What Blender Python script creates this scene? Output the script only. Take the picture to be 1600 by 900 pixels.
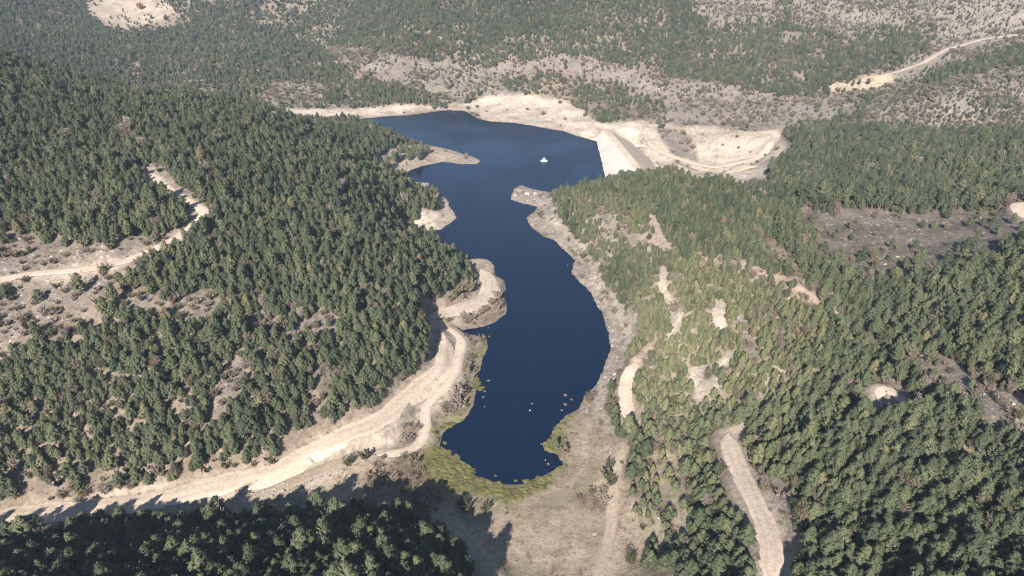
import bpy, bmesh, math, random
import numpy as np
from mathutils import Vector, Matrix, Euler, geometry

for o in list(bpy.data.objects):
    bpy.data.objects.remove(o, do_unlink=True)
scene = bpy.context.scene
col = scene.collection

# ---------------------------------------------------------------- camera
CAM_H, CAM_PITCH = 120.0, 28.0
cam_data = bpy.data.cameras.new('camera')
cam_data.lens = 24.75; cam_data.sensor_width = 36.0; cam_data.clip_start = 1.0; cam_data.clip_end = 12000.0
camera = bpy.data.objects.new('camera', cam_data); col.objects.link(camera)
camera.location = (0, 0, CAM_H); camera.rotation_euler = (math.radians(90-CAM_PITCH), 0, 0)
scene.camera = camera

# ---------------------------------------------------------------- sky and sun
SUN_ELEV, SUN_AZ = 32.0, 15.0          # shadows run away from the viewer and a little to the right
world = bpy.data.worlds.new('World'); scene.world = world; world.use_nodes = True
wn = world.node_tree.nodes; wl = world.node_tree.links; wn.clear()
sky = wn.new('ShaderNodeTexSky'); sky.sky_type = 'NISHITA'; sky.sun_disc = False
sky.sun_elevation = math.radians(SUN_ELEV); sky.sun_rotation = math.radians(180+SUN_AZ)
sky.altitude = 1200; sky.air_density = 1.0; sky.dust_density = 0.1; sky.ozone_density = 2.0
bg = wn.new('ShaderNodeBackground'); bg.inputs['Strength'].default_value = 0.058
wo = wn.new('ShaderNodeOutputWorld'); wl.new(sky.outputs[0], bg.inputs[0]); wl.new(bg.outputs[0], wo.inputs[0])
sun_data = bpy.data.lights.new('sun', 'SUN'); sun_data.energy = 5.0; sun_data.angle = math.radians(0.53)
sun_data.color = (1.0, 0.945, 0.86)
sun = bpy.data.objects.new('sun', sun_data); col.objects.link(sun); sun.location = (-80, -250, 300)
a, e = math.radians(SUN_AZ), math.radians(SUN_ELEV)
sun.rotation_euler = Vector((math.sin(a)*math.cos(e), math.cos(a)*math.cos(e), -math.sin(e))).to_track_quat('-Z', 'Y').to_euler()
vs = scene.view_settings; vs.view_transform = 'Standard'; vs.look = 'None'; vs.gamma = 1.0; vs.exposure = 1.18
vs.use_curve_mapping = False
scene.cycles.max_bounces = 4; scene.cycles.diffuse_bounces = 2; scene.cycles.glossy_bounces = 2
scene.cycles.volume_bounces = 0; scene.cycles.transparent_max_bounces = 4
scene.cycles.use_denoising = True; scene.cycles.denoiser = 'OPENIMAGEDENOISE'; scene.cycles.denoising_input_passes = 'RGB_ALBEDO_NORMAL'; scene.cycles.denoising_prefilter = 'NONE'
scene.cycles.filter_width = 1.15

# ---------------------------------------------------------------- ground plan helpers
def vnoise(x, y, seed=0):
    ix = np.floor(x).astype(np.int64); iy = np.floor(y).astype(np.int64)
    fx = x - ix; fy = y - iy
    fx = fx*fx*fx*(fx*(fx*6-15)+10); fy = fy*fy*fy*(fy*(fy*6-15)+10)
    def h(a, b):
        n = (a*374761393 + b*668265263 + seed*1274126177) & 0xffffffff
        n = ((n ^ (n >> 13))*1103515245) & 0xffffffff
        n = ((n ^ (n >> 16))*2246822519) & 0xffffffff
        return ((n ^ (n >> 15)) & 0xffffff)/float(0xffffff)
    a = h(ix, iy); b = h(ix+1, iy); c = h(ix, iy+1); d = h(ix+1, iy+1)
    return ((a*(1-fx)+b*fx)*(1-fy) + (c*(1-fx)+d*fx)*fy)*2-1

def fbm(x, y, scale, octaves=4, seed=0, gain=0.5):
    s = np.zeros_like(x, dtype=float); a = 1.0; f = 1.0/scale; n = 0
    for k in range(octaves):
        s += a*vnoise(x*f+17.3*k, y*f-9.1*k, seed+k); n += a; a *= gain; f *= 2.03
    return s/n

def smooth(e0, e1, v):
    t = np.clip((v-e0)/(e1-e0), 0, 1); return t*t*(3-2*t)

def poly_sd(px, py, poly):
    """signed distance to a polygon, positive outside"""
    P = np.asarray(poly, float); d2 = np.full(px.shape, 1e18); inside = np.zeros(px.shape, bool)
    n = len(P)
    for i in range(n):
        ax, ay = P[i]; bx, by = P[(i+1) % n]
        ex, ey = bx-ax, by-ay; L = ex*ex+ey*ey+1e-12
        t = np.clip(((px-ax)*ex+(py-ay)*ey)/L, 0, 1)
        d2 = np.minimum(d2, (px-ax-t*ex)**2+(py-ay-t*ey)**2)
        c = ((ay > py) != (by > py))
        with np.errstate(divide='ignore', invalid='ignore'):
            xi = ax+(py-ay)/(by-ay if by != ay else 1e-12)*ex
        inside ^= c & (px < xi)
    d = np.sqrt(d2); return np.where(inside, -d, d)

def line_d(px, py, line):
    """distance to a polyline and arc length of the nearest point"""
    P = np.asarray(line, float); d2 = np.full(px.shape, 1e18); s = np.zeros(px.shape); acc = 0.0
    for i in range(len(P)-1):
        ax, ay = P[i, :2]; bx, by = P[i+1, :2]; ex, ey = bx-ax, by-ay; L = ex*ex+ey*ey+1e-12
        t = np.clip(((px-ax)*ex+(py-ay)*ey)/L, 0, 1); q = (px-ax-t*ex)**2+(py-ay-t*ey)**2
        m = q < d2; d2 = np.where(m, q, d2); s = np.where(m, acc+t*math.sqrt(L), s); acc += math.sqrt(L)
    return np.sqrt(d2), s

def tps_fit(C, lam=0.6):
    X = C[:, :2]/100.0; n = len(X)
    r2 = ((X[:, None]-X[None])**2).sum(-1); K = np.where(r2 > 0, 0.5*r2*np.log(r2+1e-12), 0)+np.eye(n)*lam*0.01
    Pm = np.c_[np.ones(n), X]; A = np.zeros((n+3, n+3)); A[:n, :n] = K; A[:n, n:] = Pm; A[n:, :n] = Pm.T
    return np.linalg.solve(A, np.r_[C[:, 2], np.zeros(3)])

def tps_eval(C, W, x, y):
    X = C[:, :2]/100.0; n = len(X); out = np.empty(x.size); xf = x.ravel()/100.0; yf = y.ravel()/100.0
    for i in range(0, x.size, 20000):
        a = xf[i:i+20000]; b = yf[i:i+20000]
        r2 = (a[:, None]-X[None, :, 0])**2+(b[:, None]-X[None, :, 1])**2
        out[i:i+20000] = (0.5*r2*np.log(r2+1e-12))@W[:n]+W[n]+W[n+1]*a+W[n+2]*b
    return out.reshape(x.shape)

def base_height(x, y):
    """ground height in metres above the lake, before fine relief and road cuts"""
    z = tps_eval(CTRL, TPSW, x, y)
    r = np.hypot(x, y-250)
    far = 70+0.055*np.clip(r-600, 0, 2500)+38*fbm(x, y, 420, 4, 71)
    k = smooth(470, 900, r)
    z = z*(1-k)+far*k
    sd = np.full(x.shape, 999.0)
    m = (x > -330) & (x < 330) & (y > 60) & (y < 620)
    sd[m] = poly_sd(x[m], y[m], LAKE)
    sd = sd+np.where(np.abs(sd) < 30, fbm(x, y, 9, 3, 5)*0.9, 0)
    ld = poly_sd(x, y, DOWNSTREAM) if DOWNSTREAM is not None else np.full(x.shape, 999.0)
    land = np.maximum(z, np.where(ld < 0, -20.0, 0.05+0.05*np.clip(sd, 0, 60)))
    land = land*smooth(0, 16, sd)+(0.04+0.10*np.clip(sd, 0, 99))*(1-smooth(0, 16, sd))
    up = smooth(3, 20, sd)*smooth(2.5, 16, land)*(1-k)
    land = land+up*(3.4*fbm(x, y, 62, 3, 21)+3.0*(0.32-np.abs(fbm(x, y, 40, 2, 44))))      # folds and gullies on the slopes
    return np.where(sd > 0, land, np.maximum(-8, -0.05+0.28*sd)), sd

CTRL = np.array([(-33.2, 145.6, 5.0), (-28.2, 159.0, 5.5), (-21.3, 179.1, 4.0), (-21.0, 201.0, 6.0), (-31.2, 186.9, 14.0), (-34.6, 158.9, 14.0), (-31.1, 219.2, 11.0), (-48.8, 202.2, 24.0), (-60.6, 263.1, 23.0), (-44.2, 285.3, 9.0), (-65.1, 345.7, 7.0), (-63.3, 377.8, 6.0), (-89.0, 320.3, 27.0), (-87.7, 397.2, 11.0), (-120.9, 331.7, 36.0), (-162.7, 327.5, 43.0), (-217.7, 350.3, 50.0), (-256.8, 364.8, 54.0), (-86.5, 225.2, 37.0), (-96.2, 197.8, 41.0), (-105.4, 174.8, 37.0), (-119.3, 167.1, 35.0), (-134.7, 164.5, 35.0), (-157.2, 146.1, 44.0), (-87.1, 169.3, 30.0), (-66.4, 187.0, 27.0), (-112.6, 150.9, 27.0), (-125.7, 145.2, 25.0), (-87.9, 146.9, 22.0), (-65.8, 151.4, 19.0), (-49.5, 148.5, 13.0), (-61.2, 132.0, 10.0), (-82.1, 127.4, 10.0), (-100.6, 120.0, 9.0), (-111.1, 114.1, 9.0), (-137.8, 107.1, 14.0), (-110.6, 110.6, 4.0), (-86.3, 117.1, 3.2), (-64.7, 121.0, 3.2), (-39.0, 141.1, 4.5), (-194.2, 188.1, 60.0), (-150.4, 228.8, 47.0), (-124.6, 242.4, 45.0), (-99.3, 266.8, 40.0), (-44.2, 176.3, 20.0), (-26.7, 217.3, 7.0), (-12.9, 206.3, 3.0), (-25.9, 139.1, 2.0), (-44.8, 123.3, 2.0), (-183.3, 511.2, 8.0), (-218.5, 549.2, 15.0), (-263.5, 603.5, 20.0), (-334.7, 644.0, 24.0), (-381.7, 746.3, 33.0), (-347.6, 672.7, 28.0), (-348.3, 572.0, 30.0), (-414.5, 602.9, 40.0), (-456.8, 675.2, 52.0), (-217.5, 729.2, 35.0), (-177.1, 633.6, 15.0), (-160.2, 656.3, 14.0), (-114.9, 537.1, 8.0), (-70.0, 482.8, 3.0), (-76.8, 540.5, 12.0), (-155.3, 664.1, 21.0), (-114.1, 669.1, 42.0), (-106.5, 490.4, 2.5), (-144.4, 482.8, 3.0), (-49.2, 558.5, 18.0), (-18.3, 508.4, 5.0), (0.0, 530.4, 14.0), (47.3, 536.6, 22.0), (50.2, 582.2, 38.0), (54.6, 645.4, 55.0), (-52.1, 603.5, 35.0), (-57.1, 675.2, 52.0), (87.5, 486.3, 10.0), (83.3, 458.5, 6.0), (140.3, 531.1, 23.0), (148.9, 575.1, 39.0), (161.2, 635.5, 56.0), (129.1, 476.4, 8.0), (171.7, 477.5, 12.0), (213.8, 479.5, 20.0), (260.4, 492.8, 30.0), (309.6, 508.4, 40.0), (362.7, 525.4, 46.0), (242.0, 560.9, 41.0), (260.3, 615.6, 58.0), (376.2, 556.0, 64.0), (305.4, 435.4, 33.0), (259.6, 414.1, 30.0), (238.5, 442.1, 20.0), (219.4, 401.8, 19.0), (22.1, 488.3, 3.0), (40.8, 445.9, 3.0), (119.7, 434.4, 2.0), (94.7, 406.9, -2.0), (109.8, 389.0, -6.0), (123.4, 372.1, -6.0), (151.5, 409.6, 3.0), (139.3, 391.5, -3.0), (78.6, 427.1, 2.0), (80.3, 388.7, -4.0), (160.2, 385.1, 10.0), (167.5, 363.1, 18.0), (198.3, 305.0, 30.0), (225.9, 306.1, 34.0), (157.1, 279.0, 31.0), (123.9, 292.0, 24.0), (183.4, 241.0, 36.0), (122.4, 236.0, 33.0), (114.5, 217.5, 32.0), (148.4, 217.8, 33.0), (162.2, 207.4, 35.0), (95.8, 249.6, 28.0), (71.7, 267.8, 24.0), (49.6, 289.3, 18.0), (28.8, 299.7, 8.0), (116.1, 194.4, 32.0), (94.2, 187.5, 31.0), (146.0, 185.5, 36.0), (113.9, 158.0, 36.0), (84.2, 213.4, 28.0), (57.8, 234.3, 19.0), (37.8, 255.1, 10.0), (26.6, 271.1, 6.0), (41.4, 201.2, 13.0), (57.5, 186.2, 21.0), (71.2, 171.1, 25.0), (84.3, 160.5, 27.0), (90.6, 140.3, 30.0), (115.6, 136.9, 39.0), (45.0, 168.8, 16.0), (62.6, 143.9, 24.0), (37.0, 171.2, 8.0), (33.7, 159.7, 5.0), (44.9, 143.1, 13.0), (57.9, 127.6, 21.0), (73.2, 117.3, 29.0), (85.9, 108.3, 36.0), (93.5, 103.1, 40.0), (30.7, 144.9, 3.5), (27.8, 135.5, 3.0), (23.8, 122.8, 2.5), (38.4, 126.3, 11.0), (50.5, 118.2, 18.0), (46.8, 96.8, 21.0), (43.5, 81.1, 24.0), (36.3, 104.6, 13.0), (32.8, 90.2, 15.0), (27.8, 103.6, 5.0), (59.5, 98.8, 27.0), (77.1, 91.4, 34.0), (80.4, 81.1, 37.0), (58.9, 75.6, 32.0), (72.5, 69.3, 38.0), (103.1, 88.0, 44.0), (125.2, 131.9, 42.0), (193.0, 211.6, 42.0), (22.1, 109.6, 2.2), (13.6, 106.3, 2.0), (7.2, 116.1, 1.2), (23.3, 98.9, 3.0), (0.0, 99.7, 2.0), (-8.1, 106.3, 2.0), (-21.8, 118.1, 1.2), (-34.8, 117.8, 1.5), (-51.5, 115.4, 2.0), (-5.2, 98.9, 3.0), (-14.7, 104.5, 4.0), (-25.5, 100.0, 9.0), (-50.2, 98.0, 10.3), (-75.1, 97.2, 9.5), (-99.6, 96.1, 9.0), (-55.5, 84.2, 18.0), (-89.3, 84.3, 17.0), (-23.0, 87.3, 15.0), (-46.9, 66.9, 26.0), (-73.5, 65.5, 28.0), (-19.6, 69.7, 22.0), (-119.5, 86.5, 16.0), (0.0, 67.2, 10.0), (22.0, 78.3, 10.0), (43.9, 62.6, 32.0), (62.3, 55.5, 42.0), (-420.0, 150.0, 70.0), (-420.0, 350.0, 75.0), (-460.0, 550.0, 75.0), (-500.0, 750.0, 90.0), (-200.0, 950.0, 100.0), (100.0, 900.0, 115.0), (400.0, 850.0, 125.0), (600.0, 600.0, 110.0), (520.0, 350.0, 70.0), (450.0, 150.0, 60.0), (300.0, 0.0, 50.0), (0.0, 0.0, 24.0), (-300.0, 0.0, 40.0), (0.0, -250.0, 50.0), (-300.0, -250.0, 60.0), (300.0, -250.0, 60.0), (0.0, 800.0, 92.0), (300.0, 760.0, 105.0), (-320.0, 780.0, 78.0), (-190.0, 405.0, 13.0), (-120.0, 412.0, 7.0), (-265.0, 395.0, 20.0), (-60.0, 425.0, 4.0), (-340.0, 390.0, 30.0), (235.0, 372.0, 15.0), (300.0, 392.0, 19.0), (185.0, 385.0, 8.0), (0.0, 126.3, 0.3), (-4.6, 127.1, 0.3), (-9.0, 129.3, 0.3), (-9.8, 132.4, 0.3), (-13.6, 135.2, 0.3), (-17.7, 137.1, 0.3), (-19.2, 140.2, 0.3), (-18.3, 144.0, 0.3), (-16.1, 147.9, 0.3), (-12.9, 150.6, 0.3), (-11.4, 154.7, 0.3), (-10.4, 159.0, 0.3), (-9.6, 166.6, 0.3), (-9.4, 171.4, 0.3), (-8.8, 179.9, 0.3), (-7.6, 185.2, 0.3), (-8.2, 190.9, 0.3), (-12.0, 193.2, 0.3), (-16.2, 195.5, 0.3), (-11.6, 198.3, 0.3), (-5.3, 201.6, 0.3), (-1.7, 207.2, 0.3), (-1.1, 212.5, 0.3), (-2.7, 218.4, 0.3), (-3.5, 225.7, 0.3), (-5.2, 230.7, 0.3), (-7.7, 235.9, 0.3), (-6.4, 244.1, 0.3), (-10.1, 249.8, 0.3), (-16.4, 249.8, 0.3), (-24.5, 257.6, 0.3), (-32.2, 270.2, 0.3), (-39.6, 276.3, 0.3), (-30.3, 279.0, 0.3), (-24.6, 292.7, 0.3), (-27.8, 304.4, 0.3), (-31.5, 316.8, 0.3), (-34.8, 322.9, 0.3), (-38.7, 324.6, 0.3), (-45.9, 331.0, 0.3), (-40.8, 333.8, 0.3), (-42.1, 339.4, 0.3), (-49.3, 340.4, 0.3), (-55.3, 346.3, 0.3), (-54.2, 358.6, 0.3), (-47.6, 366.1, 0.3), (-37.8, 372.7, 0.3), (-27.7, 368.3, 0.3), (-19.4, 368.3, 0.3), (-16.6, 375.0, 0.3), (-20.8, 381.9, 0.3), (-25.2, 385.5, 0.3), (-31.1, 391.5, 0.3), (-41.0, 400.2, 0.3), (-50.8, 405.4, 0.3), (-61.6, 416.0, 0.3), (-73.5, 431.5, 0.3), (-87.0, 452.6, 0.3), (-103.4, 462.2, 0.3), (-85.8, 470.5, 0.3), (-69.1, 473.9, 0.3), (-56.8, 480.8, 0.3), (-44.3, 487.9, 0.3), (-33.1, 486.1, 0.3), (-23.4, 465.5, 0.3), (-14.6, 457.4, 0.3), (0.0, 454.2, 0.3), (12.3, 447.9, 0.3), (24.2, 438.8, 0.3), (32.0, 434.4, 0.3), (40.8, 420.1, 0.3), (50.5, 409.3, 0.3), (48.3, 351.3, 0.3), (44.6, 332.8, 0.3), (31.5, 329.2, 0.3), (18.8, 325.5, 0.3), (12.0, 329.2, 0.3), (4.8, 336.6, 0.3), (0.9, 330.1, 0.3), (-0.6, 315.1, 0.3), (4.5, 310.1, 0.3), (11.3, 306.0, 0.3), (9.9, 298.9, 0.3), (6.3, 292.7, 0.3), (6.8, 287.6, 0.3), (9.1, 279.7, 0.3), (13.5, 271.6, 0.3), (18.0, 266.3, 0.3), (21.8, 255.7, 0.3), (24.1, 248.7, 0.3), (22.6, 238.6, 0.3), (24.8, 230.7, 0.3), (28.6, 220.8, 0.3), (29.4, 211.6, 0.3), (31.0, 202.9, 0.3), (31.3, 194.7, 0.3), (30.2, 185.2, 0.3), (28.2, 178.1, 0.3), (25.5, 171.4, 0.3), (24.0, 166.6, 0.3), (20.7, 160.5, 0.3), (17.5, 154.7, 0.3), (14.8, 152.5, 0.3), (12.0, 149.2, 0.3), (10.1, 145.3, 0.3), (9.6, 142.7, 0.3), (7.1, 141.0, 0.3), (8.1, 137.6, 0.3), (10.9, 136.1, 0.3), (12.0, 133.1, 0.3), (9.4, 130.6, 0.3), (5.4, 128.0, 0.3), (2.3, 126.5, 0.3)])
LAKE = [(0.0, 126.3), (-4.6, 127.1), (-9.0, 129.3), (-9.8, 132.4), (-13.6, 135.2), (-17.7, 137.1), (-19.2, 140.2), (-18.3, 144.0), (-16.1, 147.9), (-12.9, 150.6), (-11.4, 154.7), (-10.4, 159.0), (-9.6, 166.6), (-9.4, 171.4), (-8.8, 179.9), (-7.6, 185.2), (-8.2, 190.9), (-12.0, 193.2), (-16.2, 195.5), (-11.6, 198.3), (-5.3, 201.6), (-1.7, 207.2), (-1.1, 212.5), (-2.7, 218.4), (-3.5, 225.7), (-5.2, 230.7), (-7.7, 235.9), (-6.4, 244.1), (-10.1, 249.8), (-16.4, 249.8), (-24.5, 257.6), (-32.2, 270.2), (-39.6, 276.3), (-30.3, 279.0), (-24.6, 292.7), (-27.8, 304.4), (-31.5, 316.8), (-34.8, 322.9), (-38.7, 324.6), (-45.9, 331.0), (-40.8, 333.8), (-42.1, 339.4), (-49.3, 340.4), (-55.3, 346.3), (-54.2, 358.6), (-47.6, 366.1), (-37.8, 372.7), (-27.7, 368.3), (-19.4, 368.3), (-16.6, 375.0), (-20.8, 381.9), (-25.2, 385.5), (-31.1, 391.5), (-41.0, 400.2), (-50.8, 405.4), (-61.6, 416.0), (-73.5, 431.5), (-87.0, 452.6), (-103.4, 462.2), (-85.8, 470.5), (-69.1, 473.9), (-56.8, 480.8), (-44.3, 487.9), (-33.1, 486.1), (-23.4, 465.5), (-14.6, 457.4), (0.0, 454.2), (12.3, 447.9), (24.2, 438.8), (32.0, 434.4), (40.8, 420.1), (50.5, 409.3), (48.3, 351.3), (44.6, 332.8), (31.5, 329.2), (18.8, 325.5), (12.0, 329.2), (4.8, 336.6), (0.9, 330.1), (-0.6, 315.1), (4.5, 310.1), (11.3, 306.0), (9.9, 298.9), (6.3, 292.7), (6.8, 287.6), (9.1, 279.7), (13.5, 271.6), (18.0, 266.3), (21.8, 255.7), (24.1, 248.7), (22.6, 238.6), (24.8, 230.7), (28.6, 220.8), (29.4, 211.6), (31.0, 202.9), (31.3, 194.7), (30.2, 185.2), (28.2, 178.1), (25.5, 171.4), (24.0, 166.6), (20.7, 160.5), (17.5, 154.7), (14.8, 152.5), (12.0, 149.2), (10.1, 145.3), (9.6, 142.7), (7.1, 141.0), (8.1, 137.6), (10.9, 136.1), (12.0, 133.1), (9.4, 130.6), (5.4, 128.0), (2.3, 126.5)]
DOWNSTREAM = [(59.1, 422.1), (79.1, 430.8), (119.5, 434.5), (162.8, 427.1), (155.1, 381.4), (134.3, 338.4), (96.6, 348.6), (69.0, 364.1), (66.1, 379.7)]
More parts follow.
